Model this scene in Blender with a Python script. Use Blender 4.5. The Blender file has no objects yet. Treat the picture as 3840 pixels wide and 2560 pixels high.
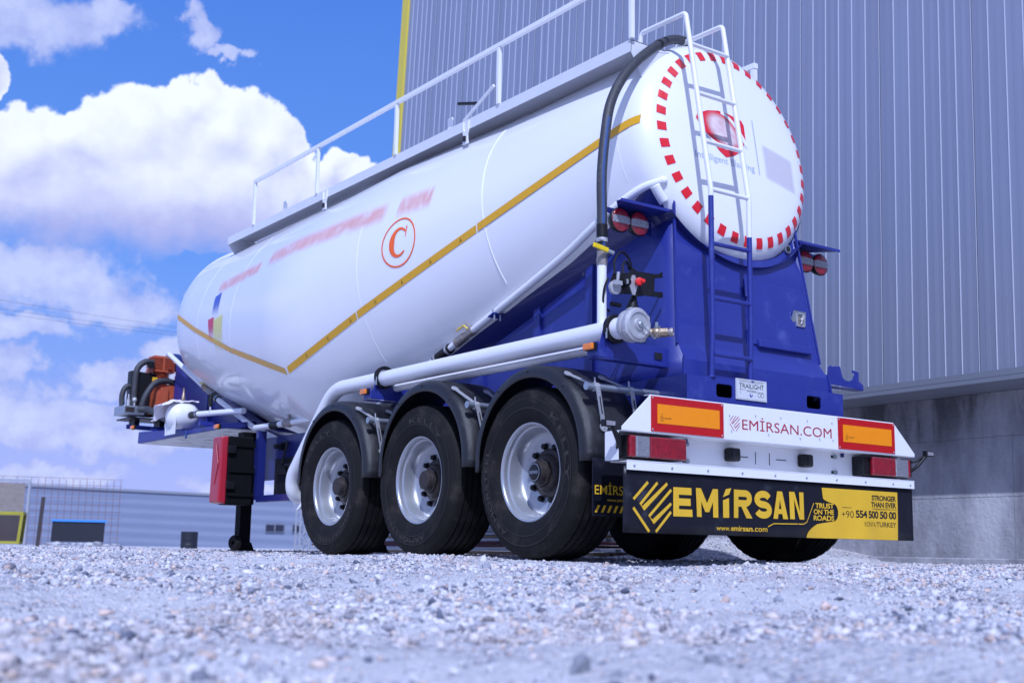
import bpy, bmesh, math, random
import numpy as np
from mathutils import Vector, Matrix
random.seed(7); rng = np.random.default_rng(11)
PI = math.pi; rad = math.radians; sin = math.sin; cos = math.cos
SC = bpy.context.scene; COL = SC.collection

# ------------------------------------------------------------------ camera
CAM = Vector((-5.6207, -4.9754, 0.0298)); YAW, PITCH, ROLL = rad(-35.8549), rad(9.8121), rad(0.877)
f_ = Vector((-sin(YAW)*cos(PITCH), cos(YAW)*cos(PITCH), sin(PITCH)))
r_ = Vector((cos(YAW), sin(YAW), 0)); u_ = r_.cross(f_)
R_ = r_*cos(ROLL)+u_*sin(ROLL); U_ = -r_*sin(ROLL)+u_*cos(ROLL)
cd = bpy.data.cameras.new('camera'); cam = bpy.data.objects.new('camera', cd); COL.objects.link(cam)
m = Matrix((R_, U_, -f_)).transposed().to_4x4(); m.translation = CAM; cam.matrix_world = m
cd.sensor_width = 36; cd.lens = 42.70; cd.clip_start = .05; cd.clip_end = 2000
cd.dof.use_dof = True; cd.dof.focus_distance = 8.0; cd.dof.aperture_fstop = 3.0
SC.camera = cam

# ------------------------------------------------------------------ sun, sky, exposure
SUN_EL, SUN_AZ = rad(47), rad(35)          # light travels towards +X by SUN_AZ from +Y
sd = bpy.data.lights.new('sun', 'SUN'); so = bpy.data.objects.new('sun', sd); COL.objects.link(so)
sd.energy = 4.2; sd.angle = rad(.5); sd.color = (.70, .775, 1.0)
dv = Vector((sin(SUN_AZ)*cos(SUN_EL), cos(SUN_AZ)*cos(SUN_EL), -sin(SUN_EL)))
so.rotation_euler = dv.to_track_quat('-Z', 'Y').to_euler()
SC.view_settings.view_transform = 'Standard'; SC.view_settings.look = 'None'
SC.view_settings.exposure = 0.08; SC.view_settings.gamma = 1.0

W = bpy.data.worlds.new('World'); SC.world = W; W.use_nodes = True
nt = W.node_tree; nt.nodes.clear()
def nn(nt, t, **k):
    n = nt.nodes.new(t)
    for a, b in k.items(): setattr(n, a, b)
    return n
class NG:
    """tiny helper for math in node trees"""
    def __init__(s, nt): s.nt = nt
    def link(s, a, b): s.nt.links.new(a, b)
    def put(s, inp, v):
        if isinstance(v, (int, float)): inp.default_value = v
        elif isinstance(v, tuple): inp.default_value = v
        else: s.link(v, inp)
    def m(s, op, a, b=0., c=0., clamp=False):
        n = nn(s.nt, 'ShaderNodeMath', operation=op, use_clamp=clamp)
        s.put(n.inputs[0], a); s.put(n.inputs[1], b); s.put(n.inputs[2], c); return n.outputs[0]
    def v(s, op, a, b=(0, 0, 0), sc=None):
        n = nn(s.nt, 'ShaderNodeVectorMath', operation=op)
        s.put(n.inputs[0], a); s.put(n.inputs[1], b)
        if sc is not None: s.put(n.inputs[3], sc)
        return n.outputs[1] if op in ('LENGTH', 'DISTANCE', 'DOT_PRODUCT') else n.outputs[0]
    def noise(s, vec, scale, detail=4., rough=.5, dist=0., out=0, dim='3D', typ=None):
        n = nn(s.nt, 'ShaderNodeTexNoise', noise_dimensions=dim)
        s.put(n.inputs['Vector'], vec); n.inputs['Scale'].default_value = scale
        n.inputs['Detail'].default_value = detail; n.inputs['Roughness'].default_value = rough
        n.inputs['Distortion'].default_value = dist
        return n.outputs[out]
    def mix(s, fac, a, b, typ='RGBA', blend='MIX'):
        n = nn(s.nt, 'ShaderNodeMix', data_type=typ)
        if typ == 'RGBA': n.blend_type = blend; A, B, O = n.inputs[6], n.inputs[7], n.outputs[2]
        else: A, B, O = n.inputs[2], n.inputs[3], n.outputs[0]
        s.put(n.inputs[0], fac); s.put(A, a); s.put(B, b); return O
    def ramp(s, fac, stops, interp='LINEAR'):
        n = nn(s.nt, 'ShaderNodeValToRGB'); cr = n.color_ramp; cr.interpolation = interp
        while len(cr.elements) < len(stops): cr.elements.new(.5)
        for e, (p, c) in zip(cr.elements, stops):
            e.position = p; e.color = c if len(c) == 4 else (*c, 1)
        s.put(n.inputs[0], fac); return n.outputs[0]
    def smooth(s, x, lo, hi):
        n = nn(s.nt, 'ShaderNodeMapRange', interpolation_type='SMOOTHSTEP')
        s.put(n.inputs[0], x); n.inputs[1].default_value = lo; n.inputs[2].default_value = hi
        return n.outputs[0]

g = NG(nt)
sky = nn(nt, 'ShaderNodeTexSky', sky_type='NISHITA', sun_disc=False, sun_elevation=SUN_EL)
sky.sun_rotation = PI + SUN_AZ; sky.altitude = 1000; sky.air_density = 1.0; sky.dust_density = .6; sky.ozone_density = 2.0
tc = nn(nt, 'ShaderNodeTexCoord'); D = tc.outputs['Generated']
sep = nn(nt, 'ShaderNodeSeparateXYZ'); g.link(D, sep.inputs[0])
az = g.m('MULTIPLY', g.m('ARCTAN2', sep.outputs[0], sep.outputs[1]), 180/PI)
el = g.m('MULTIPLY', g.m('ARCSINE', sep.outputs[2]), 180/PI)
cmb = nn(nt, 'ShaderNodeCombineXYZ'); g.link(az, cmb.inputs[0]); g.link(el, cmb.inputs[1])
AE = cmb.outputs[0]
def dist_coord(shift):
    base = g.v('ADD', AE, shift)
    n1 = g.noise(base, .22, 3, .5, out=1); n2 = g.noise(base, .75, 7, .56, out=1)
    o = g.v('ADD', g.v('MULTIPLY', g.v('SUBTRACT', n1, (.5, .5, .5)), (3.0, 2.0, 0)),
            g.v('MULTIPLY', g.v('SUBTRACT', n2, (.5, .5, .5)), (1.9, 1.7, 0)))
    return g.v('ADD', base, o)
# cumulus lobes: azimuth, elevation, half width, half height (degrees)
BIG = [(18.3, 18.0, 3.0, 2.9), (20.5, 19.2, 2.4, 2.2), (22.2, 18.3, 2.8, 2.6), (24.0, 17.6, 1.9, 2.5), (25.0, 15.2, 1.6, 2.2),
       (15.6, 17.0, 3.2, 2.0), (13.0, 16.5, 3.2, 2.6), (11.0, 20.2, 1.5, 1.1), (21.0, 15.3, 6.0, 2.2), (27.0, 17.0, 1.7, 1.5),
       (28.2, 16.4, 1.2, 1.2), (26.6, 14.8, 2.4, 1.7), (15.0, 14.4, 6.0, 2.1)]
SOFT = [(14.5, 11.6, 4.6, 1.5), (20.5, 6.6, 2.8, 1.0), (13.0, 5.6, 3.6, 1.5), (17.5, 4.6, 4.5, .8), (12.4, 22.6, 4.6, 1.7), (15.6, 23.0, 2.4, 1.2), (13.0, 12.0, 3.8, 1.2), (17.5, 10.8, 3.2, 1.3), (13.5, 9.4, 3.0, .8),
        (12.6, 7.6, 1.9, 1.2), (17.5, 7.3, 3.0, .9), (14.5, 5.7, 4.5, 1.1), (20.0, 8.2, 1.5, 1.2), (20.3, 23.6, 1.1, 1.2), (21.6, 22.6, 1.3, .3),
        (22, 11.6, 1.3, .6), (15, 3.2, 4.5, .5), (20.5, 4.6, 2.5, .6), (23.5, 2.6, 3, .5), (-60, 30, 30, 14), (-100, 38, 32, 18), (120, 34, 30, 16), (165, 36, 34, 20), (-150, 40, 34, 22), (-20, 14, 14, 5), (-40, 50, 26, 12)]  # last lobes: unseen clouds, added out of view to raise the fill light
def field(P, lobes):
    acc = None
    for (a, e, w, h) in lobes:
        q = g.v('MULTIPLY', g.v('SUBTRACT', P, (a, e, 0)), (1/w, 1/h, 0))
        d = g.m('SUBTRACT', 1.0, g.v('LENGTH', q))
        acc = d if acc is None else g.m('SMOOTH_MAX', acc, d, .12)
    return acc
PB = dist_coord((0, 0, 0))
fb = field(PB, BIG); fb2 = field(dist_coord((.55, -.75, 0)), BIG)
big = g.m('MULTIPLY', g.smooth(fb, -.02, .07), g.smooth(g.m('ADD', el, g.m('MULTIPLY', g.noise(AE, .5, 5, .6), 3.0)), 13.6, 16.4))
rel = g.m('MULTIPLY_ADD', g.m('SUBTRACT', fb, fb2), -.8, .05)
PS = g.v('ADD', AE, g.v('MULTIPLY', g.v('SUBTRACT', g.noise(AE, .45, 7, .62, out=1), (.5, .5, .5)), (5.5, 3.6, 0)))
fs = field(PS, SOFT)
soft = g.smooth(fs, -.06, .42)
soft = g.m('MULTIPLY', soft, .80)
hz = g.ramp(g.m('DIVIDE', el, 45.), [(0, (.60, .68, 1.3)), (.09, (.50, .62, 1.28)), (.17, (.32, .52, 1.25)), (.3, (.18, .44, 1.25)), (.6, (.10, .315, 1.12)), (1, (.07, .22, .9))])
# the sky's blue: Nishita radiance tinted to the photograph's cold white balance
skyc = g.mix(1.0, sky.outputs[0], (.62, .80, 1.25, 1), blend='MULTIPLY')
hfac = g.ramp(g.m('DIVIDE', el, 45.), [(0, (1, 1, 1)), (.55, (.85, .85, .85)), (1, (.5, .5, .5))])
skyc = g.mix(hfac, skyc, g.mix(1.0, hz, (7.3, 7.3, 7.3, 1), blend='MULTIPLY'))
lit = g.smooth(rel, -.55, .50)
belly = g.smooth(g.m('ADD', el, g.m('MULTIPLY', g.noise(AE, .30, 5, .55), 4.6)), 15.6, 20.8)
tone = g.m('MULTIPLY', g.m('MULTIPLY_ADD', lit, .55, .5), g.m('MULTIPLY_ADD', belly, .62, .38), clamp=True)
cb = g.ramp(tone, [(0, (3.5, 3.9, 7.6)), (.3, (4.4, 4.8, 8.6)), (.6, (6.6, 7.2, 10.0)), (1, (8.8, 9.5, 11.0))])
ns = g.noise(g.v('ADD', AE, (31, 7, 0)), .6, 6, .6)
cs = g.ramp(g.m('MULTIPLY_ADD', ns, 1.0, g.m('MULTIPLY', fs, .25)), [(.3, (3.5, 4.1, 8.4)), (.8, (6.2, 6.9, 10.0))])
col = g.mix(soft, skyc, cs); col = g.mix(big, col, cb)
bg = nn(nt, 'ShaderNodeBackground'); bg.inputs[1].default_value = .1
g.link(col, bg.inputs[0]); wo = nn(nt, 'ShaderNodeOutputWorld'); g.link(bg.outputs[0], wo.inputs[0])
W.cycles.sampling_method = 'MANUAL'; W.cycles.sample_map_resolution = 1024

# ------------------------------------------------------------------ materials
def mat(name, base, rough=.5, metal=0., coat=0., spec=.5, var=.0, vscale=3., bump=0., bscale=60., dirt=None, emis=None, alpha=None, coord='Object'):
    M = bpy.data.materials.new(name); M.use_nodes = True; t = M.node_tree; b = t.nodes['Principled BSDF']; g = NG(t)
    b.inputs['Roughness'].default_value = rough; b.inputs['Metallic'].default_value = metal
    b.inputs['Coat Weight'].default_value = coat; b.inputs['Coat Roughness'].default_value = .04; b.inputs['Specular IOR Level'].default_value = spec
    T = nn(t, 'ShaderNodeTexCoord').outputs[coord]
    c = (*base, 1)
    n = g.noise(T, vscale, 6, .6)
    if var:
        lo = tuple(max(0, x*(1-var)) for x in base)+(1,); hi = tuple(min(1, x*(1+var)) for x in base)+(1,)
        c = g.mix(n, lo, hi)
    if dirt:
        dc, amt, ds = dirt
        k = g.smooth(g.noise(T, ds, 8, .7), 1-amt-.12, 1-amt+.18)
        c = g.mix(k, c, (*dc, 1))
        g.link(g.m('MULTIPLY_ADD', k, .35, rough, clamp=True), b.inputs['Roughness'])
    g.put(b.inputs['Base Color'], c)
    if bump:
        bn = nn(t, 'ShaderNodeBump'); bn.inputs['Strength'].default_value = bump; bn.inputs['Distance'].default_value = .01
        g.link(g.noise(T, bscale, 3, .5), bn.inputs['Height']); g.link(bn.outputs[0], b.inputs['Normal'])
    M.diffuse_color = (*base, 1)
    return M
MT = dict(
    white=mat('white_gloss_paint', (.80, .80, .82), .30, coat=.5, var=.03, vscale=1.2, bump=.02, bscale=9, dirt=((.55, .53, .50), .2, 2.2)),
    white2=mat('white_steel_paint', (.78, .78, .80), .38, coat=.25, var=.04, vscale=6, bump=.04, bscale=40, dirt=((.5, .47, .44), .22, 7)),
    blue=mat('blue_chassis_paint', (.017, .029, .225), .44, coat=.18, var=.12, vscale=7, bump=.14, bscale=170, dirt=((.07, .095, .34), .34, 5)),
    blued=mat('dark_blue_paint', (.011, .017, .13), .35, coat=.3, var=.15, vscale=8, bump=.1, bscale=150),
    orange_decal=mat('amber_tape', (.70, .36, .012), .35, var=.1, vscale=40),
    red_tape=mat('red_reflective_film', (.72, .01, .02), .3, var=.05, vscale=60, coat=.3),
    red_print=mat('red_print', (.72, .012, .03), .35), red_cut=mat('red_cut_edge', (.38, .01, .02), .5),
    orange_print=mat('orange_red_print', (.90, .13, .015), .35),
    grey_print=mat('grey_print', (.42, .48, .56), .4), white_print=mat('white_print', (.8, .8, .8), .4),
    weld=mat('white_weld_bead', (.86, .86, .87), .45),
    navy_blue=mat('navy_print', (.05, .06, .3), .4),  # printed navy of the round emblem on the maker plate
    tyre=mat('tyre_rubber', (.0085, .0076, .0078), .72, spec=.22, var=.4, vscale=9, bump=.3, bscale=220, dirt=((.050, .041, .038), .38, 7)),
    tyre_mark=mat('tyre_lettering_rubber', (.046, .038, .036), .8, spec=.25),
    rim=mat('silver_rim_paint', (.42, .43, .46), .33, metal=.6, coat=.1, var=.08, vscale=10, dirt=((.28, .26, .25), .28, 8)),
    hub=mat('greasy_hub_steel', (.045, .035, .032), .5, metal=.4, var=.5, vscale=25, bump=.3, bscale=60),
    blackmatte=mat('black_matte_box', (.0035, .0035, .005), .7, spec=.15), deckgrey=mat('walkway_grey_white', (.68, .69, .73), .45, var=.05),
    nut=mat('black_nut', (.012, .012, .014), .4, metal=.5),
    rubber=mat('black_mudguard_plastic', (.013, .0135, .016), .38, spec=.5, var=.3, vscale=14, bump=.3, bscale=260, dirt=((.05, .05, .056), .36, 9)),
    black=mat('black_plastic', (.007, .007, .009), .45, spec=.35, var=.3, vscale=20, bump=.1, bscale=90),
    blackm=mat('black_steel', (.012, .012, .015), .5, metal=.3, var=.3, vscale=10),
    hose=mat('dark_rubber_hose', (.04, .042, .05), .55, var=.3, vscale=18, bump=.35, bscale=90, dirt=((.10, .10, .12), .35, 12)),
    hose_line=mat('blue_hose_stripe', (.022, .065, .20), .5, var=.4, vscale=25),
    galv=mat('galvanised_steel', (.42, .46, .50), .38, metal=.8, var=.2, vscale=18, bump=.08, bscale=60),
    alu=mat('cast_aluminium', (.50, .50, .52), .5, metal=.5, var=.12, vscale=20, bump=.25, bscale=140),
    brass=mat('dirty_brass', (.36, .28, .20), .45, metal=.75, var=.3, vscale=30, bump=.2, bscale=80),
    bronze=mat('grey_bronze_valve', (.33, .29, .27), .5, metal=.5, var=.3, vscale=25, bump=.2, bscale=70),
    yellow=mat('yellow_handle', (.78, .55, .01), .4), redplug=mat('red_plastic_cap', (.72, .015, .012), .35),
    amber=mat('amber_lens', (.85, .20, .005), .12, coat=.8, var=.25, vscale=60, bump=.3, bscale=110),
    redlens=mat('red_lens', (.27, .003, .012), .10, coat=1, var=.75, vscale=26, bump=.7, bscale=70, dirt=((.50, .06, .07), .3, 16)),
    clear=mat('clear_lens', (.28, .27, .30), .08, coat=1, var=.35, vscale=70, bump=.8, bscale=80),
    reflect_o=mat('orange_reflector', (.92, .27, .003), .35, var=.06, vscale=30, coat=.2),
    reflect_r=mat('red_plate_border', (.50, .006, .008), .35, var=.06, vscale=30, coat=.2),
    flap=mat('black_flap_rubber', (.007, .0075, .014), .42, spec=.3, var=.3, vscale=6, bump=.12, bscale=12, dirt=((.075, .08, .11), .34, 5)),
    flapyellow=mat('yellow_print', (.72, .43, .025), .42, var=.08, vscale=8, dirt=((.42, .28, .08), .2, 9)),
    redbox=mat('red_moulded_plastic', (.40, .018, .035), .35, coat=.2, var=.08, vscale=12),
    orange_iron=mat('orange_painted_casting', (.44, .085, .035), .5, var=.25, vscale=14, bump=.4, bscale=45, dirt=((.12, .03, .02), .3, 12)),
    plate=mat('plate_white', (.72, .74, .76), .3, metal=.2), ink=mat('black_ink', (.01, .01, .012), .5),
    cloth=mat('white_cloth', (.72, .68, .74), .9, var=.1, vscale=12, bump=.3, bscale=80),
    grease=mat('greasy_white_underside', (.80, .79, .77), .5, var=.1, vscale=5, dirt=((.02, .02, .02), .42, 5)),
)

# ------------------------------------------------------------------ mesh builder
ORG = {}
def link(name, data, parent=None, origin=(0, 0, 0), **props):
    o = bpy.data.objects.new(name, data); COL.objects.link(o)
    o['_n'] = name
    if parent is not None:
        o.parent = parent; po = ORG[parent.name]
        o.location = Vector(origin)-po
    else: o.location = Vector(origin)
    ORG[o.name] = Vector(origin)
    del o['_n']
    for k, v in props.items(): o[k] = v
    return o
def thing(name, label, cat, origin=(0, 0, 0), group=None):
    o = link(name, None, None, origin, label=label, category=cat)
    if group: o['group'] = group
    return o
class MB:
    def __init__(s): s.v = []; s.f = []
    def add(s, vs, fs):
        k = len(s.v); s.v += [tuple(x) for x in vs]; s.f += [tuple(i+k for i in q) for q in fs]; return s
    def box(s, x0, x1, y0, y1, z0, z1):
        vs = [(x, y, z) for z in (z0, z1) for y in (y0, y1) for x in (x0, x1)]
        return s.add(vs, [(0, 2, 3, 1), (4, 5, 7, 6), (0, 1, 5, 4), (2, 6, 7, 3), (0, 4, 6, 2), (1, 3, 7, 5)])
    def obox(s, c, ax, ay, az, hx, hy, hz):
        c = Vector(c); ax, ay, az = Vector(ax).normalized()*hx, Vector(ay).normalized()*hy, Vector(az).normalized()*hz
        vs = [c+ax*i+ay*j+az*k for k in (-1, 1) for j in (-1, 1) for i in (-1, 1)]
        return s.add(vs, [(0, 2, 3, 1), (4, 5, 7, 6), (0, 1, 5, 4), (2, 6, 7, 3), (0, 4, 6, 2), (1, 3, 7, 5)])
    def beam(s, a, b, w, h, up=(0, 0, 1)):
        a, b = Vector(a), Vector(b); d = (b-a); L = d.length; d.normalize(); up = (0, 1, 0) if abs(d.dot(Vector(up).normalized())) > .98 else up; x = d.cross(Vector(up)).normalized(); z = x.cross(d)
        return s.obox((a+b)/2, x, d, z, w/2, L/2, h/2)
    def tube(s, pts, r, n=16, cap=True, rr=None):
        pts = [Vector(p) for p in pts]; N = len(pts); fr = None; base = len(s.v); vs = []; fs = []
        for i, p in enumerate(pts):
            if i == 0: t = (pts[1]-p)
            elif i == N-1: t = (p-pts[i-1])
            else: t = (pts[i+1]-p).normalized()+(p-pts[i-1]).normalized()
            t.normalize()
            if fr is None:
                a = Vector((0, 0, 1)) if abs(t.z) < .9 else Vector((1, 0, 0)); fr = (a-t*a.dot(t)).normalized()
            else: fr = (fr-t*fr.dot(t)).normalized()
            b = t.cross(fr); ri = rr[i] if rr else r
            vs += [p+fr*ri*cos(2*PI*k/n)+b*ri*sin(2*PI*k/n) for k in range(n)]
        for i in range(N-1):
            for k in range(n):
                k2 = (k+1) % n; fs.append((i*n+k, i*n+k2, (i+1)*n+k2, (i+1)*n+k))
        if cap: fs.append(tuple(range(n))[::-1]); fs.append(tuple((N-1)*n+k for k in range(n)))
        return s.add(vs, fs)
    def cyl(s, a, b, r, n=24): return s.tube([a, b], r, n)
    def lathe(s, prof, c, axis, n=48, a0=0., a1=2*PI, close=False):
        """prof: (offset along axis, radius)"""
        c = Vector(c); ax = Vector(axis).normalized(); a = Vector((0, 0, 1)) if abs(ax.z) < .9 else Vector((0, 1, 0))
        x = (a-ax*a.dot(ax)).normalized(); y = ax.cross(x); full = abs(a1-a0-2*PI) < 1e-6; m = n if full else n+1
        vs = []; fs = []
        for (o, r) in prof:
            for k in range(m):
                t = a0+(a1-a0)*k/n; vs.append(c+ax*o+x*r*cos(t)+y*r*sin(t))
        P = len(prof)
        for i in range(P-1 if not close else P):
            i2 = (i+1) % P
            for k in range(n):
                k2 = (k+1) % m; fs.append((i*m+k, i*m+k2, i2*m+k2, i2*m+k))
        return s.add(vs, fs)
    def prism(s, poly, o, ux, uy, th):
        """poly in (ux,uy) plane from o, extruded by th along ux x uy, both ways from o"""
        o, ux, uy = Vector(o), Vector(ux), Vector(uy); w = ux.cross(uy).normalized()*th
        n = len(poly); vs = [o+ux*a+uy*b for a, b in poly]+[o+ux*a+uy*b+w for a, b in poly]
        fs = [tuple(range(n))[::-1], tuple(range(n, 2*n))]+[(i, (i+1) % n, n+(i+1) % n, n+i) for i in range(n)]
        return s.add(vs, fs)
    def grid(s, P, close_u=False, close_v=False):
        """P[i][j] grid of points"""
        a, b = len(P), len(P[0]); vs = [p for r in P for p in r]; fs = []
        for i in range(a-(0 if close_u else 1)):
            for j in range(b-(0 if close_v else 1)):
                fs.append((i*b+j, i*b+(j+1) % b, ((i+1) % a)*b+(j+1) % b, ((i+1) % a)*b+j))
        return s.add(vs, fs)
    def sphere(s, c, r, n=24, m=14, sx=1, sy=1, sz=1):
        P = []
        for i in range(m+1):
            t = PI*i/m
            P.append([Vector(c)+Vector((sx*r*sin(t)*cos(2*PI*k/n), sy*r*sin(t)*sin(2*PI*k/n), sz*r*cos(t))) for k in range(n)])
        return s.grid(P, close_v=True)
    def build(s, name, m, parent=None, origin=(0, 0, 0), smooth=35, bevel=0, solid=0, **props):
        me = bpy.data.meshes.new(name); O = Vector(origin)
        me.from_pydata([tuple(Vector(v)-O) for v in s.v], [], s.f); me.validate(clean_customdata=False)
        bm = bmesh.new(); bm.from_mesh(me); bmesh.ops.remove_doubles(bm, verts=bm.verts, dist=1e-5)
        bmesh.ops.recalc_face_normals(bm, faces=bm.faces); bm.to_mesh(me); bm.free()
        if smooth: me.shade_smooth(); me.set_sharp_from_angle(angle=rad(smooth))
        me.materials.append(MT[m] if isinstance(m, str) else m)
        o = link(name, me, parent, origin, **props)
        if solid: md = o.modifiers.new('t', 'SOLIDIFY'); md.thickness = solid; md.offset = -1
        if bevel:
            md = o.modifiers.new('b', 'BEVEL'); md.width = bevel; md.segments = 2; md.limit_method = 'ANGLE'; md.angle_limit = rad(50)
            md.harden_normals = False
        return o
def smooth_path(pts, n=8):
    pts = [Vector(p) for p in pts]; P = [pts[0]*2-pts[1]]+pts+[pts[-1]*2-pts[-2]]; out = []
    for i in range(1, len(P)-2):
        for k in range(n):
            t = k/n; a, b, c, d = P[i-1:i+3]
            out.append(.5*((2*b)+(c-a)*t+(2*a-5*b+4*c-d)*t*t+(3*b-a-3*c+d)*t**3))
    return out+[pts[-1]]
def round_path(pts, r, n=6):
    pts = [Vector(p) for p in pts]; out = [pts[0]]
    for i in range(1, len(pts)-1):
        a, b, c = pts[i-1:i+2]; u, v = (a-b).normalized(), (c-b).normalized(); L = min(r, (a-b).length*.49, (c-b).length*.49)
        p, q = b+u*L, b+v*L
        for k in range(n+1):
            t = k/n; out.append(p*(1-t)**2+b*2*t*(1-t)+q*t*t)
    return out+[pts[-1]]
def copy_tree(o, parent=None, loc=None, rot=None):
    c = o.copy(); COL.objects.link(c); c.parent = parent
    if loc is not None: c.location = loc
    if rot is not None: c.rotation_euler = rot
    for ch in o.children: copy_tree(ch, c)
    return c
_dg = {}
def text_mesh(body, bold=0., extrude=0., spacing=1.0, shear=0.):
    """glyph outlines as a mesh; x,y normalised to the 0..1 bounding box"""
    cu = bpy.data.curves.new('t', 'FONT'); cu.body = body; cu.offset = bold; cu.space_character = spacing; cu.resolution_u = 4; cu.shear = shear
    ob = bpy.data.objects.new('t', cu); COL.objects.link(ob)
    dg = bpy.context.evaluated_depsgraph_get(); me = bpy.data.meshes.new_from_object(ob.evaluated_get(dg))
    vs = np.array([v.co[:] for v in me.vertices]); fs = [tuple(p.vertices) for p in me.polygons]
    bpy.data.objects.remove(ob); bpy.data.curves.remove(cu); bpy.data.meshes.remove(me)
    lo = vs.min(0); hi = vs.max(0); uv = (vs-lo)/np.maximum(hi-lo, 1e-9)
    return uv[:, :2], fs
def rear_text(mb, body, x0, x1, z0, z1, y, bold=0., spacing=1., shear=0., skew=0.):
    uv, fs = text_mesh(body, bold, 0, spacing, shear)
    mb.add([(x0+(x1-x0)*a, y, z0+(z1-z0)*b+skew*a) for a, b in uv], fs); return mb

# ------------------------------------------------------------------ ground and gravel
SUNDIR = -dv
def gh(x, y):
    r = np.hypot(x-CAM.x, y-CAM.y)
    a = np.clip((7.6-r)/5.6, 0, 1.15)
    z = -.165*a**1.25
    # bank of gravel between the trailer and the hall wall
    bx = np.clip((x-1.75)/1.0, 0, 1); by = np.clip((y-1.9)/1.2, 0, 1)*np.clip((5.0-y)/1.5, 0, 1)
    z = z + .20*bx*bx*(3-2*bx)*by
    z = z - .03*np.clip((x-.2)/.8, 0, 1)*np.clip((1.9-y)/.8, 0, 1)*np.clip((2.4-x)/.8, 0, 1)
    z = z + .012*np.sin(x*1.7+.4*y)*np.cos(y*1.3-.6*x) + .006*np.sin(x*4.1+1)*np.sin(y*3.7)
    nr = np.clip((5.5-r)/3, 0, 1); z = z + nr*(.011*np.sin(x*3.1+y*1.9)*np.cos(y*2.7-x*.8) + .006*np.sin(x*7.3-y*2.2+.7)*np.cos(y*6.1+x))
    f = np.clip((r-9)/30, 0, 1)
    return z - .02 + 0*f
def axis(c, dense, near, mid, far):
    a = [c]
    st = dense
    while a[-1] < c+far:
        d = a[-1]-c; a.append(a[-1]+(dense if d < near else dense*3 if d < mid else max(dense*3, d*.15)))
    b = [c]
    while b[-1] > c-far:
        d = c-b[-1]; b.append(b[-1]-(dense if d < near else dense*3 if d < mid else max(dense*3, d*.15)))
    return np.array(b[::-1]+a[1:])
xs = axis(-2.5, .06, 4.5, 12, 700); ys = axis(-1.5, .06, 4.5, 16, 700)
X, Y = np.meshgrid(xs, ys, indexing='ij'); Z = gh(X, Y)
rr_ = np.hypot(X-CAM.x, Y-CAM.y); Z = Z + rng.normal(0, .004, Z.shape)*(rr_ < 14)
nx, ny = X.shape
idx = np.arange(nx*ny).reshape(nx, ny)
F = np.stack([idx[:-1, :-1], idx[1:, :-1], idx[1:, 1:], idx[:-1, 1:]], -1).reshape(-1, 4)
def np_mesh(name, V, F):
    me = bpy.data.meshes.new(name); me.vertices.add(len(V)); me.vertices.foreach_set('co', V.astype(np.float32).ravel())
    k = F.shape[1]; me.loops.add(F.size); me.loops.foreach_set('vertex_index', F.astype(np.int32).ravel())
    me.polygons.add(len(F)); me.polygons.foreach_set('loop_start', np.arange(0, F.size, k, dtype=np.int32))
    me.polygons.foreach_set('loop_total', np.full(len(F), k, np.int32)); me.update(calc_edges=True); return me
gm = bpy.data.materials.new('gravel_ground'); gm.use_nodes = True; t = gm.node_tree; g = NG(t); b = t.nodes['Principled BSDF']
T = nn(t, 'ShaderNodeTexCoord').outputs['Object']
def voro(scale, out='Color', feat='F1'):
    n = nn(t, 'ShaderNodeTexVoronoi', feature=feat); g.put(n.inputs['Vector'], T); n.inputs['Scale'].default_value = scale; return n.outputs[out]
v1, d1 = voro(75), voro(75, 'Distance'); d2 = voro(160, 'Distance')
sepc = nn(t, 'ShaderNodeSeparateColor'); g.link(v1, sepc.inputs[0])
STONES = [(0, (.10, .11, .16)), (.13, (.25, .27, .34)), (.30, (.46, .46, .52)), (.52, (.65, .64, .67)), (.78, (.78, .75, .75)), (.88, (.70, .54, .47)), (.94, (.52, .40, .36)), (1, (.86, .84, .85))]
c = g.ramp(sepc.outputs[0], STONES)
c = g.mix(g.smooth(g.noise(T, 1.1, 6, .65), .38, .58), c, g.ramp(g.noise(T, 14, 5, .6), [(.3, (.62, .61, .64)), (.7, (.80, .78, .79))]))
g.put(b.inputs['Base Color'], c); b.inputs['Roughness'].default_value = .95; b.inputs['Specular IOR Level'].default_value = .2
bn = nn(t, 'ShaderNodeBump'); bn.inputs['Strength'].default_value = 1; bn.inputs['Distance'].default_value = .012
g.link(g.m('ADD', d1, g.m('MULTIPLY', d2, .5)), bn.inputs['Height']); bn.invert = True; g.link(bn.outputs[0], b.inputs['Normal'])
me = np_mesh('ground', np.stack([X, Y, Z], -1).reshape(-1, 3), F); me.materials.append(gm); me.shade_smooth()
link('ground', me, None, kind='structure')

sm = bpy.data.materials.new('loose_stones'); sm.use_nodes = True; t = sm.node_tree; g = NG(t); b = t.nodes['Principled BSDF']
geo = nn(t, 'ShaderNodeNewGeometry'); T = nn(t, 'ShaderNodeTexCoord').outputs['Object']
c = g.ramp(geo.outputs['Random Per Island'], STONES)
c = g.mix(g.m('MULTIPLY', g.smooth(g.noise(T, 1.7, 4, .6), .48, .66), .38), c, (.62, .50, .44, 1))
c = g.mix(1.0, c, g.ramp(g.noise(T, 55, 4, .6), [(.25, (.72, .72, .74)), (.75, (1.1, 1.1, 1.1))]), blend='MULTIPLY')
g.put(b.inputs['Base Color'], c); b.inputs['Roughness'].default_value = .9; b.inputs['Specular IOR Level'].default_value = .25
bn = nn(t, 'ShaderNodeBump'); bn.inputs['Strength'].default_value = .5; bn.inputs['Distance'].default_value = .003
g.link(g.noise(T, 220, 3, .6), bn.inputs['Height']); g.link(bn.outputs[0], b.inputs['Normal'])
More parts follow.
